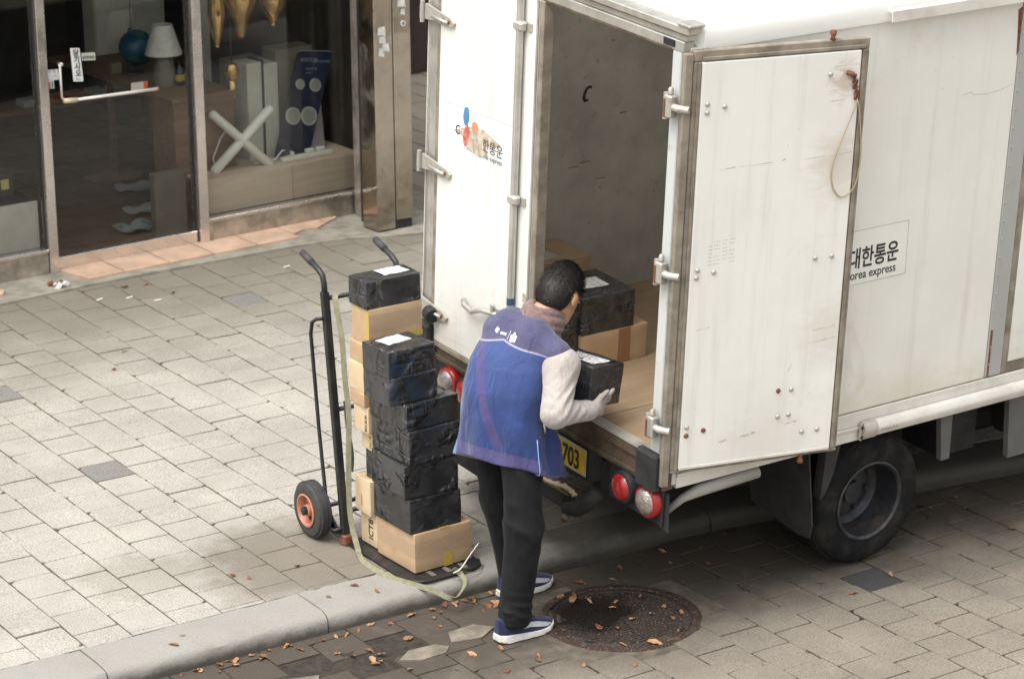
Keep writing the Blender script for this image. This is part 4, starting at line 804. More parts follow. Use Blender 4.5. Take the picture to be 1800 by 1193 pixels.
tp('fuel_tank', M_black, (2.3, 2.9, .12, .45, -.38, -.06), c=.03); tp('light_block_box', M_black, (1.62, 2.9, 1.36, 1.79, -.56, -.02), c=.01); tp('light_block_box', M_black, (.06, .78, 1.36, 1.79, -.5, -.02), c=.01)  # boxes on the left are unseen additions that keep light off the ground
shade_wheel = MB().lathe([(.12, -.07), (.25, -.08), (.3, -.03), (.3, .03), (.25, .08), (.12, .07)], (.42, .88, -.21), (0, 0, 1), 32).build('shade_spare_wheel', M_rub, truck, smooth='a')  # spare wheel added under the floor to darken the ground below
tp('exhaust_light_block', M_black, (1.58, 2.9, .56, 1.24, -.47, -.1), c=.04); tp('battery_box', M_black, (1.75, 1.98, .2, .45, -.32, -.07), c=.01)  # exhaust box enlarged to close off the lit ground behind it
# cab and front axle (just beyond the right edge of the picture)
M_cab = paint('white_cab_paint', (.80, .80, .78)); M_win = simple('tinted_window', (.01, .012, .014), .08)
cabp = [(3.0, -.12), (3.0, 1.30), (3.12, 1.42), (3.75, 1.44), (4.02, 1.30), (4.42, .62), (4.5, .5), (4.52, -.05), (4.46, -.32), (4.05, -.32), (3.95, -.12), (3.45, -.12)]
MB().prism(cabp, 1.62, lambda u, v, q: (u, .09+q, v)).build('cab', M_cab, truck, smooth='a')
MB().prism([(3.25, .62), (3.25, 1.25), (3.9, 1.25), (4.22, .66)], .006, lambda u, v, q: (u, .087-q, v)).build('side_window', M_win, truck); MB().prism([(.2, 0), (1.6, 0), (1.55, .78), (.25, .78)], .006, lambda u, v, q: (4.43-.50*v+q, u, .64+.84*v)).build('windscreen', M_win, truck)
for y, s_ in ((.2, -1), (1.6, 1)):
    fw = MB().lathe([(.178, -.075), (.25, -.083), (.298, -.055), (.302, 0), (.298, .055), (.25, .083), (.178, .075)], (3.72, y, -.352 if s_ < 0 else -.38), (0, s_, 0), 40, caps=False).build('wheel', M_tyre, truck, smooth='a'); MB().lathe([(.18, .07), (.165, .03), (.12, .0), (.06, .03), (0, .034)], (3.72, y, -.352 if s_ < 0 else -.38), (0, s_, 0), 32, caps=False).build('rim', M_rim, fw, smooth='a')
# ---- parcels in the truck
def in_truck(x, y, z): return truck_m @ Vector((x, y, z))
truck_m = Matrix.Translation((6.0059, 8.083, .5726)) @ Matrix.Rotation(T_YAW, 4, 'Z') @ Matrix.Rotation(T_ROLL, 4, 'X')
# ================================================================== PARCELS
def wrapped(name, n_st=.75):
    n = NT(name); P = n.obj(); r = n.rand()
    off = n.n('ShaderNodeVectorMath', operation='ADD'); n.put(off.inputs[0], P); n.put(off.inputs[1], n.mix(1, n.gray(r), (37, 19, 53), 'MULTIPLY')); V = off.outputs[0]
    w1 = n.noise(1, 4, .55, n.scale(V, (7, 9, 13)), 1.1, 'RIDGED_MULTIFRACTAL'); w2 = n.noise(1, 3, .6, n.scale(V, (30, 24, 18)), 1.6); w3 = n.noise(9, 2, .5, V, .8)
    wp = n.n('ShaderNodeVectorMath', operation='ADD'); nz = n.n('ShaderNodeTexNoise'); n.put(nz.inputs['Vector'], V); nz.inputs['Scale'].default_value = 7; nz.inputs['Detail'].default_value = 3
    n.put(wp.inputs[0], V); n.put(wp.inputs[1], n.mix(1, nz.outputs['Color'], (.16, .16, .16), 'MULTIPLY'))
    cr = n.ramp(n.voro(1, n.scale(wp.outputs[0], (5, 6, 9)), 'DISTANCE_TO_EDGE'), 0, .10); cr2 = n.ramp(n.voro(1, n.scale(wp.outputs[0], (11, 24, 13), (3, 1, 2)), 'DISTANCE_TO_EDGE'), 0, .12)
    def crease(sc, rot, seed, w):
        mp = n.n('ShaderNodeMapping'); n.put(mp.inputs['Vector'], V); mp.inputs['Scale'].default_value = sc; mp.inputs['Rotation'].default_value = rot; mp.inputs['Location'].default_value = (seed, seed*2, 0)
        f = n.noise(1, 2, .45, mp.outputs[0], .5); return n.ramp(n.mth('ABSOLUTE', n.mth('SUBTRACT', f, .5)), 0, w)
    msk = n.ramp(n.noise(7, 2, .5, V), .46, .62); c1 = crease((2.2, 2.2, 9), (.6, .5, .2), 1, .05); c2 = crease((3, 12, 3), (.3, .9, .5), 4, .05); c3 = crease((15, 4, 4), (.2, .4, .8), 8, .06)
    hgt = n.mth('MULTIPLY', n.mth('ADD', n.mth('ADD', c1, n.mth('MULTIPLY', c2, .7)), n.mth('MULTIPLY', c3, .6)), msk)
    nr = n.bump(w3, .16, .02); nr = n.bump(hgt, n_st, .008, nr)
    c = n.mix(n.ramp(w3, .35, .7), (.022, .0225, .025), (.036, .0365, .039))
    return n.out(c, n.ramp(w3, .3, .7, .16, .31), 0, nr, Specular_IOR_Level=.85)
M_wrap = wrapped('black_plastic_wrap')
def kraft_mat(name, a, b):
    n = NT(name); c = n.mix(n.ramp(n.noise(1, 4, .6, n.scale(n.obj(), (9, 9, 14))), .3, .7), a, b)
    c = n.mix(n.mth('MULTIPLY', n.ramp(n.noise(13, 5, .7), .55, .75), .35), c, tuple(.6*v for v in a)); return n.out(c, .75, 0, n.bump(n.noise(28, 4), .15, .004))
M_kraft = kraft_mat('kraft_cardboard', (.47, .315, .185), (.53, .365, .22)); M_tan = kraft_mat('pale_cardboard', (.60, .45, .285), (.66, .51, .33)); M_kraftd = kraft_mat('old_kraft_cardboard', (.33, .225, .14), (.38, .265, .17))
def tape_mat(name, c, a):
    n = NT(name); b = n.b; n.out(c, .18, 0, n.bump(n.noise(1, 3, .6, n.scale(n.obj(), (60, 60, 60))), .5, .006), Alpha=a, Coat_Weight=.6); return n.m
M_tape = tape_mat('clear_tape', (.60, .47, .32), .4); M_ytape = tape_mat('yellow_tape', (.62, .45, .10), .85)
M_label = (lambda n: n.out(n.mix(n.mth('MULTIPLY', n.ramp(n.noise(1, 2, .5, n.scale(n.obj(), (45, 130, 10))), .54, .58), .8), (.78, .78, .77), (.22, .22, .25)), .55))(NT('printed_label'))
def rbox(name, sx, sy, sz, mat, loc, rot=(0, 0, 0), r=.008, dent=.004, seed=0, n=9, parent=None):
    """box with soft corners and slightly dented, bulging sides; origin = centre of its base"""
    def lin(s): a = np.linspace(-s/2+r, s/2-r, n); return np.concatenate([[-s/2, -s/2+r*.4], a, [s/2-r*.4, s/2]])
    ax = [lin(sx), lin(sy), lin(sz)]; V = {}; vs = []; fs = []
    def vid(p):
        k = tuple(np.round(p, 5))
        if k not in V: V[k] = len(vs); vs.append(p)
        return V[k]
    for a in range(3):
        b, c = (a+1) % 3, (a+2) % 3
        for sgn in (-1, 1):
            A_ = ax[b]; B_ = ax[c]; S_ = sgn*(sx, sy, sz)[a]/2
            for i in range(len(A_)-1):
                for j in range(len(B_)-1):
                    q = []
                    for (ii, jj) in ((i, j), (i+1, j), (i+1, j+1), (i, j+1)):
                        p = [0, 0, 0]; p[a] = S_; p[b] = A_[ii]; p[c] = B_[jj]; q.append(vid(p))
                    fs.append(q if sgn > 0 else q[::-1])
    P = np.array(vs); half = np.array([sx, sy, sz])/2; inner = np.clip(P, -(half-r), half-r); d = P-inner; ln = np.linalg.norm(d, axis=1, keepdims=True); nr = d/np.maximum(ln, 1e-9)
    P = inner+nr*r
    q = P*1.0+seed*3.7
    dis = dent*(.6*vnoise(q, 22, 5)+.5*vnoise(q, 55, 6)); P = P+nr*dis[:, None]*np.where(P[:, 2:] < -half[2]+.01, .0, 1)
    P[:, 2] += half[2]
    me = bpy.data.meshes.new(name); me.from_pydata(P.tolist(), [], fs); me.materials.append(mat); me.polygons.foreach_set('use_smooth', [True]*len(me.polygons)); me.update()
    return link_mesh(name, me, parent, loc, rot)
def label_on(o, x0, x1, y0, y1, z, rot=0, mat=None):
    mb = MB(); g = 4; ca, sa = math.cos(rot), math.sin(rot); mx, my = (x0+x1)/2, (y0+y1)/2
    vs = []
    for i in range(g+1):
        for j in range(g+1):
            a = (i/g-.5)*(x1-x0); b = (j/g-.5)*(y1-y0); vs.append((mx+ca*a-sa*b, my+sa*a+ca*b, z+.0012*math.sin(i*2+j)))
    mb.add(vs, [(i*(g+1)+j, (i+1)*(g+1)+j, (i+1)*(g+1)+j+1, i*(g+1)+j+1) for i in range(g) for j in range(g)])
    return mb.build('shipping_label', mat or M_label, o, smooth=True, fix=False)
def black_parcel(sx, sy, sz, loc, rot, label, group, seed):
    o = rbox('wrapped_parcel', sx, sy, sz-.001, M_wrap, loc, rot, .004, .003, seed, 12); tag(o, label, 'parcel', group); return o
def box_parcel(sx, sy, sz, loc, rot, label, group, seed, mat):
    o = rbox('cardboard_box', sx, sy, sz-.001, mat, loc, rot, .003, .0022, seed, 6); tag(o, label, 'box', group); return o
def strip(o, name, mat, quad):
    """thin tape strip: quad corners in box coordinates"""
    return MB().add(quad, [(0, 1, 2, 3)]).build(name, mat, o, fix=False)
GF, GR = 'parcels stacked on the hand truck', 'parcels stacked on the hand truck'
# front stack (towards the road): x centre 5.53, y centre 9.195
b = box_parcel(.295, .30, .178, (5.548, 9.193, .018), (0, 0, R(2)), 'large tan cardboard box at the bottom front of the hand truck load', GF, 1, M_kraft)
strip(b, 'tape', M_tape, [(-.150, -.1527, .068), (.1498, -.1527, .068), (.1498, -.1527, .140), (-.150, -.1527, .140)])
strip(b, 'tape', M_tape, [(-.1502, .152, .07), (-.1502, -.152, .07), (-.1502, -.152, .135), (-.1502, .152, .135)])
strip(b, 'yellow_tape', M_ytape, [(.0, -.1532, .0), (.045, -.1532, .0), (.045, -.1532, .066), (.0, -.1532, .066)]); strip(b, 'yellow_tape', M_ytape, [(-.02, -.152, .1795), (.035, -.152, .1795), (.035, -.06, .1797), (-.02, -.06, .1797)])
zs = [.196, .352, .508, .664, .784]; hs_ = [.156, .156, .156, .120]
nm = ['lowest large black plastic wrapped parcel, resting on the big tan box', 'second large black wrapped parcel above the big tan box', 'third large black wrapped parcel above the big tan box', 'flat black wrapped parcel topping the four large ones, with a label edge showing']
for i in range(4):
    b = black_parcel(.262+.004*(i % 2), .292-.006*(i % 2), hs_[i], (5.513+.004*(-1)**i, 9.197+.003*(i % 2), zs[i]), (0, 0, R((1.5, -1, 2, 3)[i])), nm[i], GF, 10+i)
label_on(b, -.10, .02, .02, .10, .1225)
b = black_parcel(.242, .20, .124, (5.428, 9.172, .784), (0, 0, R(2)), 'small black wrapped parcel second from the top of the front stack', GF, 21)
b = black_parcel(.238, .198, .118, (5.424, 9.174, .908), (0, 0, R(4)), 'small black wrapped parcel on top of the front stack with a white label', GF, 22)
label_on(b, -.07, .06, -.015, .075, .1205, .12)
# rear stack (against the uprights): y centre 9.43
RS = [(.018, .172, 5.535, .25, 9.435, .135, M_tan, 'upright pale cardboard box with black lettering at the bottom rear of the hand truck'), (.172, .336, 5.51, .25, 9.437, .14, M_tan, 'cardboard box with a red line, standing on the lettered box of the rear stack'),
      (.336, .474, 5.53, .24, 9.405, .09, None, 'small black wrapped parcel low in the rear stack'), (.474, .562, 5.52, .24, 9.41, .10, M_tan, 'flat tan box with faint print directly above the low black parcel of the rear stack'),
      (.562, .686, 5.50, .26, 9.418, .115, M_tan, 'tan box with small black print at the middle of the rear stack'), (.686, .748, 5.485, .25, 9.42, .12, M_kraft, 'flat darker cardboard box in the middle of the rear stack'),
      (.748, .876, 5.49, .26, 9.428, .13, M_tan, 'tan cardboard box third below the top kraft box of the rear stack'), (.876, .966, 5.505, .27, 9.425, .135, M_kraft, 'cardboard box directly under the large taped box of the rear stack'),
      (.966, 1.126, 5.515, .27, 9.42, .14, M_kraft, 'taped cardboard box directly below the topmost black parcel'), (1.126, 1.25, 5.51, .275, 9.425, .145, None, 'topmost black wrapped parcel of the hand truck load with a white label')]
for i, (z0, z1, xc, sx, yc, sy, mt, lb) in enumerate(RS):
    rz = R((1, -2, 2, 0, 3, -1, 2, -2, 2, 1)[i])
    if mt is None: b = black_parcel(sx, sy, z1-z0, (xc, yc, z0), (0, 0, rz), lb, GR, 30+i)
    else: b = box_parcel(sx, sy, z1-z0, (xc, yc, z0), (0, 0, rz), lb, GR, 30+i, mt)
    h_ = z1-z0; xl_ = -sx/2-.0012
    if i == 9: label_on(b, -.02, .11, -.03, .06, .1265, .03)
    if i == 8:
        strip(b, 'tape', M_tape, [(-sx/2, -sy/2-.0016, .055), (sx/2, -sy/2-.0016, .06), (sx/2, -sy/2-.0016, .13), (-sx/2, -sy/2-.0016, .135)]); strip(b, 'yellow_tape', M_ytape, [(xl_, -sy/2+.03, .0), (xl_, -sy/2, .0), (xl_, -sy/2, h_-.004), (xl_, -sy/2+.03, h_-.004)])
        strip(b, 'yellow_tape', M_ytape, [(-sx/2, -sy/2-.0018, .0), (sx/2, -sy/2-.0018, .005), (sx/2, -sy/2-.0018, .03), (-sx/2, -sy/2-.0018, .025)])
    if i == 0: text_part('printed_letters', 'ICT8구', .052, M_ink, b, frame_mtx((xl_-.001, -.035, .03), (0, 0, 1), (0, 1, 0)), sx=.9)
    if i == 1: strip(b, 'red_line', simple('red_print', (.6, .03, .02), .6), [(xl_-.0005, .01, .03), (xl_-.0005, .006, .03), (xl_-.0005, .006, .085), (xl_-.0005, .01, .085)]); strip(b, 'tape', M_tape, [(-sx/2, -.03, h_+.001), (sx/2, -.03, h_+.001), (sx/2, .03, h_+.001), (-sx/2, .03, h_+.001)])
    if i == 4: text_part('printed_letters', 'BOX 20 EA', .020, M_ink, b, frame_mtx((xl_-.0014, -.045, .01), (0, 0, 1), (0, 1, 0)), sx=.8)
    if i == 3: text_part('printed_letters', 'No.16', .022, simple('grey_ink', (.2, .17, .12), .7), b, frame_mtx((xl_-.0014, -.03, .012), (0, 0, 1), (0, 1, 0)))
# inside the truck
TR = (T_ROLL, 0, T_YAW); GT = 'parcels on the truck floor'
b = box_parcel(.36, .28, .162, in_truck(.455, 1.09, .1385), TR, 'tan cardboard box with a brown tape band on the truck floor', GT, 50, M_kraft)
strip(b, 'tape', tape_mat('brown_tape', (.30, .15, .075), .95), [(.02, -.1425, .0), (.085, -.1425, .0), (.085, -.1425, .160), (.02, -.1425, .160)])
b = black_parcel(.285, .30, .172, in_truck(.415, 1.10, .3005), TR, 'black wrapped parcel with a white label lying on the tan box in the truck', GT, 51); label_on(b, -.085, .075, -.05, .07, .1735, -.1)
b = black_parcel(.22, .3, .30, in_truck(.165, 1.12, .1385), TR, 'tall black wrapped parcel inside the truck behind the worker', GT, 52)
b = box_parcel(.36, .26, .33, in_truck(.475, 1.545, .1385), TR, 'brown cardboard box with a pale label against the inner wall of the truck', GT, 53, M_kraftd); label_on(b, -.13, .03, -.09, .06, .3315, .15, simple('greyed_label', (.42, .40, .36), .6))

# ================================================================== HAND TRUCK
ht = empty('hand_truck', (5.53, 9.5, 0)); tag(ht, 'black steel hand truck on the sidewalk carrying two stacks of parcels', 'hand truck')
M_cart = simple('black_cart_paint', (.02, .021, .023), .42, .1, var=.3, sc=14, dirt=(.07, .06, .05), dirtamt=.5, dsc=12); M_tire = simple('cart_tyre', (.045, .045, .043), .75, var=.2, sc=20); M_orange = simple('orange_rim', (.50, .21, .135), .5, var=.2, sc=12, dirt=(.3, .14, .09), dirtamt=.5, dsc=20)
o_ = Vector((5.53, 9.5, 0))
def hv(x, y, z): return Vector((x, y, z))-o_
for xs, s in ((5.346, 1), (5.716, -1)):
    MB().box(-.017, .017, -.014, .014, 0, 1.115, c=.003, mat=lambda p, xs=xs: hv(xs, 9.531, .02)+Vector((p.x, p.y+.118*p.z, p.z))).build('upright', M_cart, ht)
    MB().tube([hv(xs, 9.659, 1.10), hv(xs, 9.664, 1.17), hv(xs, 9.675, 1.205), hv(xs, 9.71, 1.225), hv(xs, 9.845, 1.265)], .0135, 12).build('handle', M_cart, ht, smooth=True)
    MB().tube([hv(xs, 9.77, 1.243), hv(xs, 9.85, 1.267)], .0165, 12).build('grip', simple('grip_rubber', (.05, .045, .045), .6), ht, smooth=True)
    xo = xs-.045*s
    MB().tube([hv(xs-.01*s, 9.645, 1.02), hv(xo, 9.66, 1.02), hv(xo, 9.70, .995), hv(xo, 9.715, .94), hv(xo, 9.668, .52), hv(xo, 9.605, .09), hv(xo, 9.59, .065), hv(xo, 9.55, .07), hv(xs, 9.535, .08)], .0085, 8).build('guard_tube', M_cart, ht, smooth=True)
for z in (1.105, .61, .15): y = 9.531+.118*(z-.02); MB().tube([hv(5.346, y, z), hv(5.716, y, z)], .0105, 10).build('crossbar', M_cart, ht, smooth=True)
for xs, s in ((5.346, 1), (5.716, -1)): MB().prism([(9.535, .05), (9.62, .12), (9.71, .145), (9.71, .10), (9.60, .04)], .012, lambda u, v, q, xs=xs, s=s: hv(xs-s*.018+q*-s, u, v)).build('axle_plate', M_cart, ht)
MB().tube([hv(5.24, 9.70, .128), hv(5.82, 9.70, .128)], .010, 10).build('axle', M_cart, ht, smooth=True)
for xs, s in ((5.277, -1), (5.785, 1)):
    oo = hv(xs, 9.70, .1285); wv = MB().lathe([(.075, -.034), (.10, -.038), (.118, -.032), (.126, -.018), (.128, 0), (.126, .018), (.118, .032), (.10, .038), (.075, .034)], oo, (s, 0, 0), 40, caps=False).build('wheel', M_tire, ht, smooth='a')
    for k in (-.018, .0, .018): MB().lathe([(.124, k-.005), (.1305, k-.004), (.1305, k+.004), (.124, k+.005)], oo, (s, 0, 0), 40, caps=False).build('tread', M_tire, wv, smooth='a')
    MB().lathe([(.074, .033), (.077, .040), (.070, .042), (.062, .028), (.058, .006), (.030, .008), (.026, .036), (.0, .037)], oo, (s, 0, 0), 32, caps=False).build('rim', M_orange, wv, smooth='a'); MB().lathe([(.020, .037), (.020, .052), (.012, .056), (0, .056)], oo, (s, 0, 0), 14).build('hub', M_cart, wv, smooth='a')
    for k in range(5): a = k*1.2566; MB().lathe([(.012, 0), (.012, .003)], oo+Vector((s*.0085, .044*math.cos(a), .044*math.sin(a))), (s, 0, 0), 10).build('rim_hole', M_dk, wv)
def plate_pt(u, v, q): return hv(u, v, .0055+q)
pl_ = [(5.34, 9.54), (5.34, 9.02), (5.37, 8.965), (5.42, 8.945), (5.64, 8.955), (5.695, 8.975), (5.722, 9.03), (5.722, 9.54)]
MB().prism(pl_, .008, plate_pt).build('toe_plate', M_cart, ht); MB().tube([hv(a, b_, .0145) for a, b_ in pl_[1:7]], .006, 8).build('toe_rim', M_cart, ht, smooth=True)
for x in (5.47, 5.55, 5.63): MB().box(x-.012, x+.012, 8.985, 9.04, .0137, .0145, mat=lambda p: p-o_).build('slot', simple('slot_%d' % int(x*100), (.16, .14, .12), .9), ht)
MB().box(5.325, 5.37, 9.505, 9.56, .0, .05, c=.006, mat=lambda p: p-o_).build('rusty_foot', M_rusty, ht)
def ribbon(path, w, t=.0022, side=(1, 0, 0)):
    P = [Vector(p) for p in path]; mb = MB(); vs = []; fs = []; prev = None
    for i, p in enumerate(P):
        d = (P[min(i+1, len(P)-1)]-P[max(i-1, 0)]).normalized(); s_ = Vector(side(i/(len(P)-1)) if callable(side) else side); s_ = (s_-d*s_.dot(d)).normalized(); n_ = d.cross(s_)
        vs += [p+s_*w/2+n_*t/2, p-s_*w/2+n_*t/2, p-s_*w/2-n_*t/2, p+s_*w/2-n_*t/2]
    for i in range(len(P)-1):
        for k in range(4): fs.append((i*4+k, i*4+(k+1) % 4, i*4+4+(k+1) % 4, i*4+4+k))
    fs += [(0, 1, 2, 3)[::-1], tuple(len(vs)-4+k for k in range(4))]; return mb.add(vs, fs)
def spl(pts, n=8):
    P = [Vector(p) for p in pts]; out = []
    for i in range(len(P)-1):
        a, b_, c, d = P[max(i-1, 0)], P[i], P[i+1], P[min(i+2, len(P)-1)]
        for k in range(n):
            t = k/n; out.append(.5*((2*b_)+(c-a)*t+(2*a-5*b_+4*c-d)*t*t+(3*b_-a-3*c+d)*t**3))
    return out+[P[-1]]
M_strap = simple('olive_webbing', (.235, .225, .145), .85, var=.15, sc=30, bst=.3, bsc=400)
st_ = [(5.40, 9.63, 1.125), (5.365, 9.60, 1.13), (5.352, 9.575, 1.10), (5.352, 9.53, .95), (5.345, 9.50, .78), (5.345, 9.475, .62), (5.335, 9.47, .40), (5.33, 9.46, .18), (5.325, 9.40, .05), (5.30, 9.30, .012), (5.30, 9.12, .010), (5.345, 8.97, .010), (5.39, 8.865, .008), (5.43, 8.78, -.01), (5.49, 8.80, .002), (5.545, 8.86, .012), (5.555, 8.92, .03), (5.53, 8.93, .05)]
sp_ = spl(st_, 8)
sb = ribbon(sp_, .024, .003, lambda t: (0.75, -.62, 0) if t < .5 else (.5, -.6, .62)).build('load_strap', M_strap, None); tag(sb, 'olive webbing strap hanging down the hand truck and trailing over the kerb', 'strap')
ribbon(spl([(5.37, 9.545, .66), (5.375, 9.54, .55), (5.38, 9.52, .42), (5.385, 9.54, .34)]), .036, .003, (0, 1, 0)).build('strap_end', simple('dark_green_webbing', (.035, .045, .03), .85), sb)
zt = MB().tube(spl([(5.525, 8.92, .035), (5.56, 8.915, .05), (5.63, 8.95, .085), (5.70, 8.99, .11)], 5), .0028, 6).build('cable_tie', simple('white_nylon', (.75, .73, .68), .4), sb, smooth=True)
MB().tube(spl([(5.53, 8.93, .05), (5.60, 8.92, .02), (5.66, 8.93, .012), (5.70, 8.965, .012), (5.72, 9.0, .012)], 5), .002, 5).build('frayed_thread', M_strap, sb, smooth=True)
# ================================================================== PERSON (origin on the road between the feet; faces +X, bending over the parcel)
PB_ = Vector((5.6, 8.6, ROAD_Z))
per = empty('person', PB_); tag(per, 'person in blue vest and black trousers bending over a black parcel at the truck', 'person')
def cloth(name, c, var=.15, weave=700, rough=.85, fold=.4, sheen=.2):
    n = NT(name); P = n.obj()
    cc = n.mix(1, c, n.gray(n.ramp(n.noise(9, 5, .65, P), .3, .7, 1-var, 1+var)), 'MULTIPLY'); cc = n.mix(1, cc, n.gray(n.ramp(n.noise(420, 2, .7, P), .3, .7, .84, 1.16)), 'MULTIPLY')
    nr = n.bump(n.noise(1, 3, .5, n.scale(P, (22, 22, 9)), 1.0), fold, .012); nr = n.bump(n.noise(weave, 2, .6, P), .35, .0012, nr)
    return n.out(cc, rough, 0, nr, Sheen_Weight=sheen, Specular_IOR_Level=.25)
M_skin = (lambda n: n.out(n.mix(n.ramp(n.noise(30, 4), .35, .65), (.50, .27, .165), (.56, .31, .20)), .5, 0, None, Subsurface_Weight=.08))(NT('skin'))
M_hair = (lambda n: n.out(n.mix(n.island(), (.006, .005, .005), (.02, .016, .014)), .55, 0, None, Specular_IOR_Level=.4))(NT('black_hair'))
M_trou = cloth('black_trousers', (.0075, .0075, .009), .3, 600, .8, .55, .04); M_slv = cloth('grey_beige_fleece', (.42, .378, .35), .08, 500, .95, .7, .3); M_glv = cloth('grey_knit_glove', (.36, .32, .295), .12, 400, .9, .2)
M_scarf = (lambda n: n.out(n.mix(n.ramp(n.noise(60, 3), .3, .7), (.155, .095, .09), (.24, .16, .15)), .95, 0, n.bump(n.noise(350, 2), .5, .003), Sheen_Weight=.3))(NT('mauve_knit'))
# torso rotated ~17 deg to its left: fwd (.95,.3), left (-.3,.95)
TF, TL_ = np.array([.955, .295, 0]), np.array([-.295, .955, 0])
ang17 = math.atan2(.295, .955)
def vest_mat():
    n = NT('blue_vest'); P = n.obj(); x, y, z = n.sep(P)
    f = n.mth('ADD', n.mth('MULTIPLY', x, .955), n.mth('MULTIPLY', y, .295)); l = n.mth('ADD', n.mth('MULTIPLY', x, -.295), n.mth('MULTIPLY', y, .955))
    blue, violet = (.026, .050, .165), (.080, .072, .19)
    c = n.mix(1, blue, n.gray(n.ramp(n.noise(7, 5, .65, P), .3, .7, .82, 1.2)), 'MULTIPLY')
    c = n.mix(n.ramp(n.mth('ADD', z, n.mth('MULTIPLY', n.noise(4, 4, .6, P), .12)), .98, 1.28, 0, .5), c, (.065, .10, .25))           # paler on the upper back
    sl = n.mth('ADD', l, n.mth('MULTIPLY', n.mth('SUBTRACT', z, .95), -.42))                                                  # faded diagonal belt mark
    c = n.mix(n.mth('MULTIPLY', n.ramp(n.mth('ABSOLUTE', n.mth('SUBTRACT', sl, -.02)), .030, .016), n.ramp(z, .78, .86, 0, .55)), c, (.105, .065, .18))
    hem = n.ramp(n.mth('ADD', z, n.mth('MULTIPLY', f, .38)), .757, .754); c = n.mix(hem, c, violet)
    yk = n.mth('ADD', z, n.mth('MULTIPLY', n.mth('ABSOLUTE', l), .22)); yoke = n.ramp(yk, 1.244, 1.247); c = n.mix(yoke, c, (.078, .076, .15))
    c = n.mix(n.mth('MULTIPLY', yoke, n.ramp(n.noise(12, 4, .6, P), .4, .7, 0, .5)), c, (.12, .11, .19))
    pipe = n.mth('MULTIPLY', n.ramp(yk, 1.2405, 1.2415), n.ramp(yk, 1.2475, 1.2465)); c = n.mix(pipe, c, (.34, .31, .40))
    c = n.mix(n.mth('MULTIPLY', n.ramp(l, .170, .176), n.ramp(z, 1.2, 1.17)), c, (.11, .24, .48))                               # pale blue side panel
    c = n.mix(1, c, n.gray(n.ramp(n.noise(420, 2, .7, P), .3, .7, .82, 1.18)), 'MULTIPLY')
    nr = n.bump(n.noise(1, 4, .55, n.scale(P, (14, 14, 5)), 1.4), .6, .022); nr = n.bump(n.noise(650, 2, .6, P), .3, .0012, nr)
    return n.out(c, .85, 0, nr, Sheen_Weight=.25, Specular_IOR_Level=.25)
M_vest = vest_mat()
HC = np.array([.262, -.01, 1.394]); pit, yw = R(39), R(20)
hf = np.array([math.cos(pit)*math.cos(yw), math.cos(pit)*math.sin(yw), -math.sin(pit)]); hl = np.array([-math.sin(yw), math.cos(yw), 0]); hu = np.cross(hf, hl); HR = np.stack([hf, hl, hu], 1)
def H(a, b, c): return HC+hf*a+hl*b+hu*c
sR, eR, wR = (.135, -.192, 1.158), (.05, -.275, .992), (.245, -.245, .955)
sL, eL, wL = (.055, .135, 1.165), (.12, .245, .99), (.30, .19, .955)
hpR, knR, anR = (.0, -.10, .86), (-.035, -.165, .475), (-.085, -.172, .10)
hpL, knL, anL = (-.02, .10, .86), (.055, .150, .48), (.155, .195, .10)
# --- body: one continuous skin surface from head to feet
s = SDF((-.35, -.42, 0), (.48, .42, 1.56), .007)
for a, b_, ra, rb in (((-.03, 0, .90), (.0, 0, 1.10), .09, .095), ((.0, 0, 1.10), (.06, 0, 1.17), .095, .085), (sR, sL, .04, .04), ((.06, -.005, 1.18), (.15, -.01, 1.30), .06, .052), ((.13, -.01, 1.28), tuple(H(-.03, 0, -.05)), .053, .053),
                      (sR, eR, .046, .038), (eR, wR, .038, .028), (sL, eL, .046, .038), (eL, wL, .038, .028), (hpR, knR, .06, .045), (knR, anR, .045, .028), (hpL, knL, .06, .045), (knL, anL, .045, .028),
                      (anR, (-.0, -.17, .045), .028, .024), (anL, (.24, .2, .045), .028, .024)):
    s.cone(a, b_, ra, rb, .03)
s.ell(H(-.012, 0, .018), (.097, .074, .096), .02, HR).ell(H(.030, 0, -.055), (.058, .056, .068), .03, HR).ell(H(.055, 0, -.10), (.03, .034, .025), .025, HR)
s.cone(H(.092, 0, -.005), H(.108, 0, -.035), .009, .014, .012); s.ell(H(.082, .0, -.072), (.014, .024, .01), .01, HR)
for sg in (-1, 1): s.ell(H(-.008, sg*.078, -.022), (.019, .009, .033), .006, HR); s.ell(H(.088, sg*.03, .004), (.008, .014, .007), .008, HR)
sdf_obj('body', s, M_skin, per, 1)
# --- hair
s = SDF(tuple(HC-.16), tuple(HC+.16), .0045)
s.ell(H(-.016, 0, .026), (.099, .079, .096), .0, HR, wr=.001, wf=60, seed=8); s.ell(H(-.045, 0, -.03), (.072, .077, .075), .02, HR, wr=.001, wf=60, seed=9)
def hair_cut(g):
    q = (g-HC) @ HR; a, b_, c = q[..., 0], np.abs(q[..., 1]), q[..., 2]
    front = a-(.050+.55*np.clip(c-.02, -.03, .1)); side = np.minimum(.035-c-np.clip(-a-.0, 0, 1)*1.4, a+.030)      # open in front of the ears
    ear = .026-np.hypot(a+.006, (c+.026)*.8)
    nape = -.088-c-.25*np.clip(-a-.04, 0, 1)
    return np.maximum(np.maximum(front, np.where(b_ > .045, np.minimum(.012-c, a+.022), -1)), np.maximum(nape, np.where(b_ > .06, ear, -1)))
s.func(HC-.17, HC+.17, hair_cut, op='i')
sdf_obj('hair', s, M_hair, per, 1)
mb = MB(); rr = random.Random(5)                                                        # loose strands lying over the cap
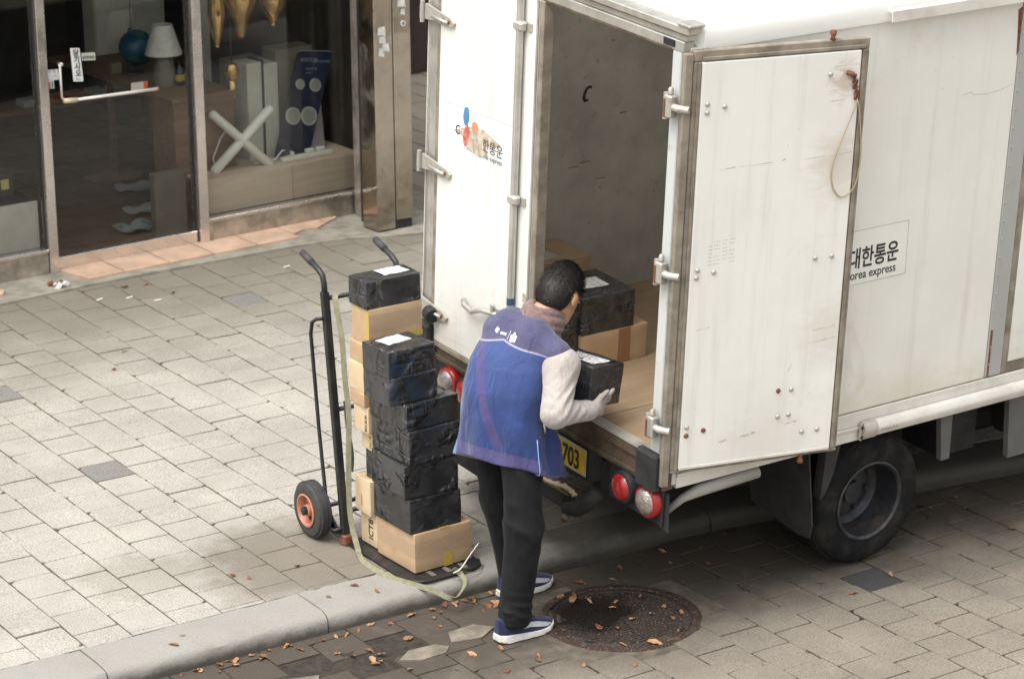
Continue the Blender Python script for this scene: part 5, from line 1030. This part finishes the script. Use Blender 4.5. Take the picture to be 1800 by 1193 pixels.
for i in range(5600):
    th, ph = rr.uniform(0, 6.283), rr.uniform(0, 2.35); d = np.array([math.sin(ph)*math.cos(th), math.sin(ph)*math.sin(th), math.cos(ph)])
    base = np.array([-.016, 0, .026])+d*np.array([.098, .078, .095]) if i % 3 else np.array([-.045, 0, -.03])+d*np.array([.072, .077, .075])
    if base[0] > .05 or base[2] < -.098 or (base[0] > -.03 and base[2] < .012): continue
    tg = np.array([-.35+rr.uniform(-.7, .7)+1.1*math.sin(7*base[1]*10)*.3, rr.uniform(-.7, .7)+.7*d[1], -.5]); tg = tg-d*(tg @ d); tg /= np.linalg.norm(tg); L_ = rr.uniform(.018, .038)
    if i % 3 == 0 or base[2] < -.02: L_ *= .42; tg = np.array([-.15, .0, -1.])+np.array([rr.uniform(-.25, .25), rr.uniform(-.25, .25), 0]); tg = tg-d*(tg @ d); tg /= np.linalg.norm(tg)+1e-9
    p0 = base-d*.004; p1 = base+tg*L_*.4+d*L_*rr.uniform(.14, .32); p2 = base+tg*L_*.95+d*L_*rr.uniform(.0, .42); sd_ = np.cross(tg, d)*.0015
    vs = [H(*(p0-sd_)), H(*(p0+sd_)), H(*(p1+sd_*.8)), H(*(p1-sd_*.8)), H(*p2)]; mb.add(vs, [(0, 1, 2, 3), (3, 2, 4)])
mb.build('hair_strands', M_hair, per, smooth=True, fix=False)
# --- glasses
gm = simple('dark_wire', (.03, .03, .03), .3, .6)
g_ = MB()
for sg in (-1, 1):
    g_.tube([H(.098+.0*t, sg*(.032+.022*math.cos(t)), -.004+.017*math.sin(t)) for t in np.linspace(0, 6.283, 17)], .0016, 5); g_.tube([H(.098, sg*.054, .0), H(.07, sg*.078, .002), H(.0, sg*.082, .0), H(-.02, sg*.081, -.008)], .0018, 5)
g_.tube([H(.1, -.01, .0), H(.103, 0, .003), H(.1, .01, .0)], .0016, 5).build('glasses', gm, per, smooth=True)
# --- scarf: three soft folds round the neck
s = SDF((-.02, -.19, 1.17), (.33, .17, 1.44), .005)
nc = np.array([.150, -.008, 1.272]); na = np.array([.52, .02, .85]); na /= np.linalg.norm(na); n1 = np.cross(na, [0, 1, 0]); n1 /= np.linalg.norm(n1); n2 = np.cross(na, n1)
for k, (off, ra_, rt) in enumerate(((-.034, .093, .019), (-.010, .089, .021), (.016, .087, .018), (.038, .082, .020), (.062, .076, .016))):
    pts = [nc+na*(off+.012*math.sin(t*2+k))+n1*math.cos(t)*ra_*.95+n2*math.sin(t)*ra_*.92 for t in np.linspace(0, 6.283, 21)]
    for i in range(20): s.cone(pts[i], pts[i+1], rt, rt, .002)
sdf_obj('scarf', s, M_scarf, per, 1)
# --- vest
zk = [.64, .70, .80, .92, 1.04, 1.14, 1.20, 1.26, 1.31]; cf = [.012, .006, -.002, -.01, .0, .03, .055, .09, .12]; cl = [.005, .005, .005, .005, .0, .0, .0, .0, .0]
rf = [.178, .172, .158, .150, .148, .142, .128, .10, .075]; rl = [.230, .224, .208, .198, .192, .180, .162, .135, .10]
def vest(g):
    z = g[..., 2]; f = g[..., 0]*.955+g[..., 1]*.295; l = -g[..., 0]*.295+g[..., 1]*.955
    a = (f-np.interp(z, zk, cf)); b_ = (l-np.interp(z, zk, cl)); A_ = np.interp(z, zk, rf); B_ = np.interp(z, zk, rl)
    th = np.arctan2(b_/B_, a/A_); ex = 2.4+.8*np.clip((.95-z)/.2, 0, 1); q = (np.abs(a/A_)**ex+np.abs(b_/B_)**ex)**(1/ex)
    fl = np.clip((1.12-z)/.45, 0, 1)
    d = (q-1)*np.minimum(A_, B_)*.92-fl*(.0105*np.sin(5*th+z*5+1)+.006*np.sin(9*th-z*9))-.003*vnoise(g.reshape(-1, 3), 26, 21).reshape(z.shape)
    hemz = .695-.38*f+.006*np.sin(2*th+1)+.005*np.sin(5*th)
    return np.maximum(np.maximum(d, hemz-z), z-1.305)
s = SDF((-.33, -.36, .60), (.33, .36, 1.36), .0065)
s.func((-.33, -.36, .60), (.33, .36, 1.36), vest, 0)
s.cone((.10, -.10, 1.235), (.125, -.175, 1.20), .06, .06, .04); s.cone((.055, .09, 1.262), (.03, .13, 1.25), .06, .052, .04); s.cone((.08, -.06, 1.27), (.075, .06, 1.28), .058, .058, .05)
vo = sdf_obj('vest', s, M_vest, per, 1)
# --- sleeves
def sleeve(S_, E_, W_, seed):
    S_, E_, W_ = map(np.array, (S_, E_, W_)); lo = np.minimum(np.minimum(S_, E_), W_)-.11; hi = np.maximum(np.maximum(S_, E_), W_)+.11
    s = SDF(lo, hi, .005); d1 = (E_-S_)/np.linalg.norm(E_-S_); d2 = (W_-E_)/np.linalg.norm(W_-E_)
    inn = E_+np.array([.05, -.02, .03]); FO = [(inn, d1*.6+d2*.8, .08, .0075, 85, 0), (S_+d1*.06+np.array([.0, -.05, 0]), d1+np.array([.9, 0, .2]), .09, .004, 60, 1), (E_+np.array([-.04, -.03, .02]), d1-d2*.8, .07, .0035, 75, 2), (W_-d2*.06, d2, .05, .0035, 120, 0)]
    s.cone(S_, E_, .072, .060, .03, .003, 24, seed, FO); s.cone(E_, W_-d2*.015, .057, .038, .022, .003, 30, seed+1, FO); s.ell(S_+d1*.01, (.072, .066, .070), .03, wr=.003, wf=25, seed=seed)
    for t, r_ in ((.8, .042), (.92, .041)): p = E_+(W_-E_)*t; s.cone(p-d2*.005, p+d2*.005, r_, r_-.002, .012, .002, 60, seed+2)
    return s
sdf_obj('sleeve', sleeve(sR, eR, wR, 40), M_slv, per, 1); sdf_obj('sleeve', sleeve(sL, eL, wL, 50), M_slv, per, 1)
# --- gloves with five fingers, gripping the parcel's side
def glove(W_, K_, up, out, tips, thumb):
    W_, K_ = np.array(W_, float), np.array(K_, float); s = SDF(np.minimum(W_, K_)-.13, np.maximum(W_, K_)+.15, .0034); f = (K_-W_)/np.linalg.norm(K_-W_); up = np.array(up, float); up -= f*(up @ f); up /= np.linalg.norm(up); out = np.array(out, float)
    s.cone(W_-f*.03, W_+f*.015, .033, .029, .012); s.cone(W_, (W_+K_)/2, .028, .027, .015)
    for i, o in enumerate((.030, .010, -.010, -.030)): s.cone(W_+f*.02+up*o*.5, K_+up*o, .018, .0135, .012)
    for i, (o, (a1, a2)) in enumerate(zip((.032, .011, -.011, -.031), tips)):
        L_ = (.072, .08, .075, .060)[i]; b0 = K_+up*o; m1 = b0+f*L_*.5*math.cos(a1)+up*(.38*o)+out*L_*.5*math.sin(a1); m2 = m1+f*L_*.30*math.cos(a2)+up*(.34*o)+out*L_*.30*math.sin(a2); m3 = m2+f*L_*.22*math.cos(a2+.3)+out*L_*.22*math.sin(a2+.3)
        s.cone(b0, m1, .0102, .0092, .002); s.cone(m1, m2, .0092, .0086, .002); s.cone(m2, m3, .0086, .0074, .002)
    b0 = W_+f*.028+up*.024; t1 = b0+f*.022+up*.026; t2 = t1+np.array(thumb)
    s.cone(b0, t1, .016, .0128, .01); s.cone(t1, t2, .0122, .0092, .004); return s
sdf_obj('glove', glove(wR, (.318, -.222, .955), (.25, -.2, .95), (-.1, 1, -.25), ((.05, .25), (.15, .5), (.3, .8), (.45, 1.0)), (.036, .006, .014)), M_glv, per, 1)
sdf_obj('glove', glove(wL, (.372, .20, .955), (.2, .2, .95), (.0, -1, -.2), ((.2, .5), (.25, .6), (.3, .7), (.4, .9)), (.034, -.004, .016)), M_glv, per, 1)
# --- trousers
s = SDF((-.30, -.36, .02), (.36, .36, .98), .0065)
s.cone((-.02, -.05, .86), (-.02, .05, .86), .12, .12, .05)
for hp, kn, an, sd_ in ((hpR, knR, anR, 60), (hpL, knL, anL, 70)):
    hp, kn, an = map(np.array, (hp, kn, an)); FO = [(kn+np.array([-.06, -.03, .02]), (.9, .2, 1), .10, .0065, 40, 0), (kn+np.array([.05, -.05, -.07]), (-.9, .3, 1), .08, .005, 46, 1), (an+np.array([.02, -.04, .05]), (.3, .3, 1), .07, .008, 80, 0), (hp+np.array([.0, -.06, -.16]), (1.4, .2, .8), .14, .008, 34, 2)]
    s.cone(hp, kn, .086, .078, .04, .003, 18, sd_, FO); s.cone(kn, an+np.array([0, 0, .0]), .078, .067, .04, .003, 18, sd_+1, FO)
    for z_, r_ in ((-.012, .063), (.018, .067), (.05, .066)):
        s.ell(an+np.array([.004*math.sin(z_*90), 0, z_-.01]), (r_, r_*.92, .020), .010, None, wr=.004, wf=45, seed=sd_)
s.func((-.30, -.36, .02), (.36, .36, .98), lambda g: np.maximum(.052-g[..., 2], g[..., 2]-(.755-.38*(g[..., 0]*.955+g[..., 1]*.295))), op='i')
sdf_obj('trousers', s, M_trou, per, 1)
# --- trainers
M_shoe = cloth('navy_mesh', (.022, .024, .065), .2, 500, .8, .1); M_sole = simple('white_foam_sole', (.68, .66, .62), .6, var=.1, sc=14, dirt=(.35, .3, .25), dirtamt=.4, dsc=18)
def trainer(hx, y, yaw):
    e = empty('shoe', (hx, y, 0), (0, 0, yaw)); e.parent = per
    def width(x): return np.interp(x, [-.005, .02, .07, .12, .19, .24, .275, .285], [.018, .033, .034, .034, .046, .041, .020, .004])
    def yc(x): return np.interp(x, [0, .12, .2, .28], [0, -.004, .002, .008])
    s = SDF((-.03, -.08, -.005), (.31, .08, .10), .004)
    def sole(g):
        x, yy, z = g[..., 0], g[..., 1], g[..., 2]; top = np.interp(x, [-.01, .05, .14, .22, .29], [.042, .036, .027, .025, .034]); bot = np.interp(x, [-.01, .03, .2, .25, .29], [.010, .0015, .0015, .008, .022])
        w_ = width(x)+.008*(1-np.clip((z-.0)/.05, 0, 1))+.003; return np.maximum(np.maximum(np.abs(yy-yc(x))-w_, np.maximum(z-top, bot-z)), np.maximum(-.008-x, x-.287))*.8
    s.func((-.03, -.08, -.005), (.31, .08, .10), sole, 0); sdf_obj('sole', s, M_sole, e, 2)
    s = SDF((-.03, -.08, .0), (.31, .08, .16), .004)
    def upper(g):
        x, yy, z = g[..., 0], g[..., 1], g[..., 2]; top = np.interp(x, [-.01, .02, .09, .14, .19, .25, .29], [.105, .102, .105, .085, .064, .050, .034]); t = np.clip((z-.02)/np.maximum(top-.02, .01), 0, 1.2)
        w_ = (width(x)+.002)*np.sqrt(np.clip(1-.72*t**2.2, .02, 1)); return np.maximum(np.maximum(np.abs(yy-yc(x))-w_, z-top), np.maximum(.022-z, np.maximum(-.004-x, x-.283)))*.8
    s.func((-.03, -.08, .0), (.31, .08, .16), upper, 0); sdf_obj('upper', s, M_shoe, e, 3)
    for sg in (-1, 1):
        mb = MB(); pts = [(.10, .052), (.14, .060), (.18, .052), (.225, .040), (.25, .036)]; th = [.003, .010, .010, .008, .002]
        def sp(x, z): return (x, yc(x)+sg*((width(x)+.003)*math.sqrt(max(.05, 1-.72*((z-.02)/max(.01, np.interp(x, [-.01, .02, .09, .14, .19, .25, .29], [.105, .102, .105, .085, .064, .050, .034])-.02))**2.2))+.0016), z)
        vs = [sp(x, z+h) for (x, z), h in zip(pts, th)]+[sp(x, z-h) for (x, z), h in zip(pts, th)]; mb.add(vs, [(i, i+1, 6+i, 5+i) for i in range(4)]).build('side_stripe', simple('grey_stripe', (.5, .5, .52), .5), e, smooth=True, fix=False)
    mb = MB()
    for i in range(4): x = .115+.02*i; z = np.interp(x, [.09, .14, .19], [.105, .085, .064])+.004; mb.tube([(x, -.022, z-.010), (x+.004, 0, z+.001), (x, .022, z-.010)], .003, 6)
    mb.build('laces', simple('navy_lace', (.05, .05, .12), .8), e, smooth=True)
for an_ in (anR, anL):
    s = SDF(np.array(an_)-.09, np.array(an_)+np.array([.1, .09, .09]), .005); s.cone(np.array(an_)+np.array([0, 0, .06]), np.array(an_)+np.array([.0, 0, .0]), .040, .038); s.cone(np.array(an_), np.array(an_)+np.array([.045, 0, -.03]), .037, .032); sdf_obj('sock', s, M_trou, per, 1)
trainer(-.17, -.172, R(2)); trainer(.085, .20, R(4))
# --- vest details: pocket with flap and piping on the right, zip pull, back print
def on_vest(l, z, d=.004, front=-1):
    """point on the vest surface: side angle given by l (left-right), back (front=-1) or front (+1)"""
    A_ = np.interp(z, zk, rf); B_ = np.interp(z, zk, rl); t = min(.999, abs(l-np.interp(z, zk, cl))/B_); a = front*A_*(1-t**2.4)**(1/2.4); f = np.interp(z, zk, cf)+a
    nf, nl = front*abs(a/A_)**1.4/A_, math.copysign(t**1.4, l)/B_; k = math.hypot(nf, nl); f += nf/k*d; l += nl/k*d
    return Vector((f*.955-l*.295, f*.295+l*.955, z))
def on_side(th, z, d):
    o_ = Vector((float(np.interp(z, zk, cf))*.955-float(np.interp(z, zk, cl))*.295, float(np.interp(z, zk, cf))*.295+float(np.interp(z, zk, cl))*.955, z)); c_, s_ = math.cos(th)*.8, math.sin(th); dr = Vector((c_*.955-s_*.295, c_*.295+s_*.955, 0)).normalized()
    ok, h_, n_, _ = vo.ray_cast(o_+dr*.6, -dr)
    if ok and (h_-o_).length < .34: return h_+n_*d
    A_ = np.interp(z, zk, rf); B_ = np.interp(z, zk, rl); c_, s_ = math.cos(th), math.sin(th); q = (abs(c_)**2.4+abs(s_)**2.4)**(-1/2.4); f = np.interp(z, zk, cf)+A_*q*c_; l = np.interp(z, zk, cl)+B_*q*s_
    fl = max(0, min(1, (1.12-z)/.45)); e = d+fl*(.0105*math.sin(5*th+z*5+1)+.006*math.sin(9*th-z*9))
    nf, nl = c_/A_, s_/B_; k = math.hypot(nf, nl); f += nf/k*e; l += nl/k*e
    return Vector((f*.955-l*.295, f*.295+l*.955, z))
bpy.context.view_layer.update()
M_pock = cloth('dark_blue_pocket', (.025, .042, .15), .15, 650, .85, .25); M_pipe = simple('pale_blue_piping', (.25, .42, .68), .6)
def on_hem(th, h, d):
    p = on_side(th, .70, 0); f = p.x*.955+p.y*.295; return on_side(th, .695-.38*f+h, d)
def patch(name, th0, th1, z0, z1, d, mat, parent, n=10, m_=6, sk=0):
    mb = MB(); vs = [on_hem(th0+(th1-th0)*i/n, z0+(z1-z0)*j/m_+sk*(i/n), d) for i in range(n+1) for j in range(m_+1)]
    vs2 = [on_hem(th0+(th1-th0)*i/n, z0+(z1-z0)*j/m_+sk*(i/n), d-.008) for i in range(n+1) for j in range(m_+1)]
    w_ = m_+1; K = len(vs); fs = [(i*w_+j, (i+1)*w_+j, (i+1)*w_+j+1, i*w_+j+1) for i in range(n) for j in range(m_)]
    for i in range(n): fs += [(i*w_, (i+1)*w_, K+(i+1)*w_, K+i*w_), (i*w_+m_, (i+1)*w_+m_, K+(i+1)*w_+m_, K+i*w_+m_)]
    for j in range(m_): fs += [(j, j+1, K+j+1, K+j), (n*w_+j, n*w_+j+1, K+n*w_+j+1, K+n*w_+j)]
    return mb.add(vs+vs2, fs).build(name, mat, parent, smooth='a')
pk = patch('pocket', -1.85, -.75, .006, .165, .0022, M_pock, per); patch('pocket_flap', -1.82, -.78, .115, .170, .0055, M_pock, pk)
MB().tube([on_hem(-1.95+.06*t, .005+.16*t, .003) for t in np.linspace(0, 1, 10)], .0028, 6).build('piping', M_pipe, per, smooth=True)
MB().tube([on_hem(-1.55, .185, .008), on_hem(-1.56, .20, .010), on_hem(-1.57, .225, .008)], .005, 6).build('zip_pull', M_zinc, per, smooth=True)
M_print = simple('white_print', (.78, .77, .80), .7, var=.05)
def decal(name, pts_poly, l0, z0, sc):
    """flat print pressed on the upper back; polygon in (right, up) units"""
    mb = MB(); vs = []
    for (a, b_) in pts_poly:
        l = l0-a*sc; zz = z0+b_*sc; org = Vector((-.5*.955-l*-.295*-1*0, 0, 0)); p0 = Vector((-.6*.955-l*.295, -.6*.295+l*.955, zz)); dr = Vector((.955, .295, 0))
        ok, hit_, nn, _ = vo.ray_cast(p0, dr)
        vs.append((hit_+nn*.0022) if ok else p0+dr*.6)
    mb.add(vs, [tuple(range(len(vs)))]).build(name, M_print, vo, fix=False)
for k in range(4):
    a = k*1.57+.4; cx_, cy_ = .35*math.cos(a), .35*math.sin(a); decal('logo_petal', [(cx_+.32*math.cos(t), cy_+.32*math.sin(t)) for t in np.linspace(0, 6.28, 9)[:-1]], .052, 1.268, .018)
for k in range(4): decal('logo_letter', [(k*.5, -.25), (k*.5+.36, -.25), (k*.5+.36, .25), (k*.5, .25)], .030, 1.262, .018)
decal('logo_bar', [(-.05, -.9), (.05, -.9), (.25, .9), (.12, .9)], -.018, 1.262, .018); decal('logo_bag', [(-.6, -.75), (.65, -.75), (.75, .35), (.35, .45), (.25, .85), (-.2, .85), (-.3, .45), (-.75, .35)], -.045, 1.258, .022)
# --- the parcel being lifted
hb_ = rbox('wrapped_parcel', .20, .31, .175, M_wrap, (5.918, 8.572, .858), (R(2), R(8), R(14)), .007, .0045, 77, 11); tag(hb_, 'black wrapped parcel with a white label held by the worker at the truck tail', 'parcel')
label_on(hb_, -.06, .055, -.12, .06, .1768)
# ================================================================== MANHOLE, LEAVES, LITTER
mh = empty('manhole_cover', (MH[0], MH[1], ROAD_Z)); tag(mh, 'round rusty brown manhole cover at the rear right of the truck', 'manhole cover')
def iron(name, a, b_):
    n = NT(name); P = n.obj(); c = n.mix(n.ramp(n.noise(7, 6, .75, P), .35, .68), a, b_)
    c = n.mix(n.mth('MULTIPLY', n.ramp(n.noise(95, 3, .7, P), .56, .66), .7), c, (.26, .21, .16))
    dd = n.mth('ADD', n.dist(P, (-.08, .10, 0)), n.mth('MULTIPLY', n.mth('SUBTRACT', n.noise(9, 5, .7, P), .5), .35)); wet = n.ramp(dd, .24, .10)
    c = n.mix(n.mth('MULTIPLY', wet, .85), c, (.008, .006, .005)); return n.out(c, n.ramp(wet, 0, 1, .75, .5), .1, n.bump(n.noise(120, 4, .7, P), .7, .004))
M_iron = iron('rusty_iron', (.026, .018, .014), (.055, .038, .03)); M_iron2 = iron('rusty_ring', (.03, .016, .012), (.055, .03, .022))
MB().lathe([(.345, -.03), (.345, .001), (.338, .004), (.308, .004), (.304, .0), (.304, -.03)], (0, 0, 0), (0, 0, 1), 72, caps=False).build('frame_ring', M_iron2, mh, smooth='a')
MB().lathe([(.301, -.03), (.301, -.002), (.296, .001), (.272, .001), (.269, -.002), (0, -.002)], (0, 0, 0), (0, 0, 1), 72).build('lid', M_iron, mh, smooth='a')
st = MB(); rr = random.Random(3)
for i in range(-13, 14):
    for j in range(-13, 14):
        x, y = (i+.5*(j % 2))*.02, j*.0185
        if x*x+y*y < .26**2: st.box(x-.0065, x+.0065, y-.0065, y+.0065, -.002, .0012+rr.uniform(-.0006, .0004))
tag(st.build('studs', M_iron, mh), kind='stuff')
for k in range(4): a = k*1.57+.5; MB().box(-.02, .02, -.008, .008, .0012, .004, mat=lambda p, a=a: Vector((.285*math.cos(a)-p.x*math.sin(a), .285*math.sin(a)+p.x*math.cos(a), p.z))+Vector((p.y*math.cos(a), p.y*math.sin(a), 0))).build('key_slot', M_dk, mh)

M_leaf = (lambda n: n.out(n.mix(n.ramp(n.rand(), .0, 1), n.mix(n.ramp(n.noise(60, 3), .35, .65), (.10, .04, .02), (.24, .10, .04)), n.mix(n.ramp(n.noise(60, 3), .35, .65), (.42, .19, .075), (.36, .23, .13))), .7, 0, n.bump(n.noise(150, 3), .4, .003)))(NT('dry_leaf'))
def leaf_mesh(seed):
    r_ = random.Random(seed); n = 8; vs = []; fs = []; Ln = r_.uniform(.030, .046); Wd = Ln*r_.uniform(.22, .36); curl = r_.uniform(.1, .5); bend = r_.uniform(-.3, .5)
    for i in range(n+1):
        t = i/n; w_ = Wd*math.sin(math.pi*min(1, t**.8))**.8*(1+.12*math.sin(i*2.3+seed)); z = .003+bend*Ln*.5*(t-.5)**2*2+.002*math.sin(i*1.7+seed)
        for s_ in (-1, -.5, 0, .5, 1): vs.append(((t-.5)*Ln*2*.5*1.4, s_*w_+.003*math.sin(t*5+seed), z+curl*abs(s_)**1.6*w_))
    for i in range(n):
        for k in range(4): fs.append((i*5+k, i*5+5+k, i*5+6+k, i*5+1+k))
    me = bpy.data.meshes.new('fallen_leaf'); me.from_pydata(vs, [], fs); me.materials.append(M_leaf); me.polygons.foreach_set('use_smooth', [True]*len(fs)); me.update(); return me
LM = [leaf_mesh(i) for i in range(9)]
def leaves(pts, z, label, group, sc=1., amp=.0):
    for (x, y) in pts:
        o = link_mesh('fallen_leaf', random.choice(LM), None, (x+random.uniform(-amp, amp), y+random.uniform(-amp, amp), z+random.uniform(.001, .004)), (random.uniform(-.35, .35), random.uniform(-.35, .35), random.uniform(0, 6.28)))
        k = sc*random.uniform(.42, 1.0); o.scale = (k, k, k); tag(o, label, 'leaf', group)
leaves([(5.96, 8.64), (5.98, 8.55), (6.0, 8.57), (6.04, 8.54), (6.02, 8.45), (6.2, 8.47), (5.85, 8.32), (5.92, 8.27), (6.03, 8.3), (6.13, 8.29), (6.16, 8.21), (6.11, 8.11), (6.23, 8.23), (5.84, 8.12), (5.97, 8.05), (5.72, 8.36), (5.93, 8.6), (6.08, 8.48), (6.2, 8.34)], ROAD_Z+.004, 'dry orange leaf lying on the manhole cover', 'leaves on the manhole cover', 1.15, .012)
leaves([(6.57, 8.83), (6.52, 8.7), (6.73, 8.76), (6.92, 8.83), (6.65, 8.6), (6.43, 8.49), (6.2, 8.69), (6.06, 8.74), (5.9, 8.66), (7.89, 8.59), (8.1, 8.59), (7.91, 8.54), (8.5, 8.5), (6.3, 8.78), (6.45, 8.8)], ROAD_Z, 'dry leaf on the dark paving under the truck', 'leaves under the truck', 1.15)
leaves([(6.61, 8.29), (6.93, 8.16), (6.97, 7.99), (7.24, 8.06), (6.43, 7.64), (7.07, 7.56), (8.05, 8.15), (5.47, 8.19), (5.31, 8.17), (5.41, 8.37), (5.50, 8.23), (5.28, 8.39), (5.77, 7.93), (4.99, 8.40), (5.32, 8.7), (6.2, 7.64), (5.6, 8.05), (5.15, 8.3)], ROAD_Z, 'dry orange leaf on the grey road paving', 'leaves on the road', 1.05)
leaves([(5.71, 12.57), (4.76, 9.49), (4.81, 9.43), (6.41, 13.40), (5.04, 9.43), (6.3, 12.5), (5.46, 10.09), (5.53, 12.32)], .0, 'dry leaf on the pale sidewalk paving', 'leaves on the sidewalk', 1.1)
leaves([(4.23, 8.99), (4.3, 9.05), (4.99, 9.06), (5.19, 9.0), (5.14, 9.1)], .004, 'dry leaf lying on top of the kerb stone', 'leaves on the kerb', 1.)
gut = []
for k in range(34): t = random.random(); gut.append((4.2+1.62*t, 8.895-abs(random.gauss(0, .035))-.01))
for k in range(16): gut.append((random.gauss(5.58, .09), 8.895-abs(random.gauss(0, .06))-.012))
for k in range(8): gut.append((random.uniform(4.5, 5.15), random.uniform(8.52, 8.7)))
leaves(gut, ROAD_Z, 'dry orange leaf gathered in the gutter against the kerb', 'leaves in the gutter', 1.1)
leaves([(6.05+.5*random.random(), 13.62+.05*random.random()) for k in range(3)], .0, 'brown leaf at the foot of the shop doorstep', 'leaves by the doorstep', 1.0)
rub = empty('rubble_heap', (5.86, 13.86, .012)); tag(rub, 'small heap of brown rubble beside the shop door post', 'rubble')
for k in range(9): a = random.uniform(.012, .035); rbox('chunk', a*1.6, a, a, M_rusty if k % 3 else M_white, (random.uniform(-.07, .07), random.uniform(-.05, .05), random.uniform(0, .012)), (random.random(), random.random(), random.random()*3), .003, .003, k, 3, rub)
for (x, y, rz) in ((5.99, 13.50, .3), (6.26, 13.30, .1), (7.2, 13.48, .2), (6.15, 13.44, .3)):
    o = empty('cigarette_end', (x, y, .007), (0, 0, rz)); tag(o, 'white cigarette end lying on the paving in front of the shop', 'cigarette end', 'cigarette ends before the shop')
    MB().tube([(-.016, 0, 0), (.016, 0, 0)], .005, 8).build('paper', M_white, o, smooth='a'); MB().tube([(.0162, 0, 0), (.028, 0, 0)], .0051, 8).build('filter', M_white, o, smooth='a')
scene.frame_set(1)
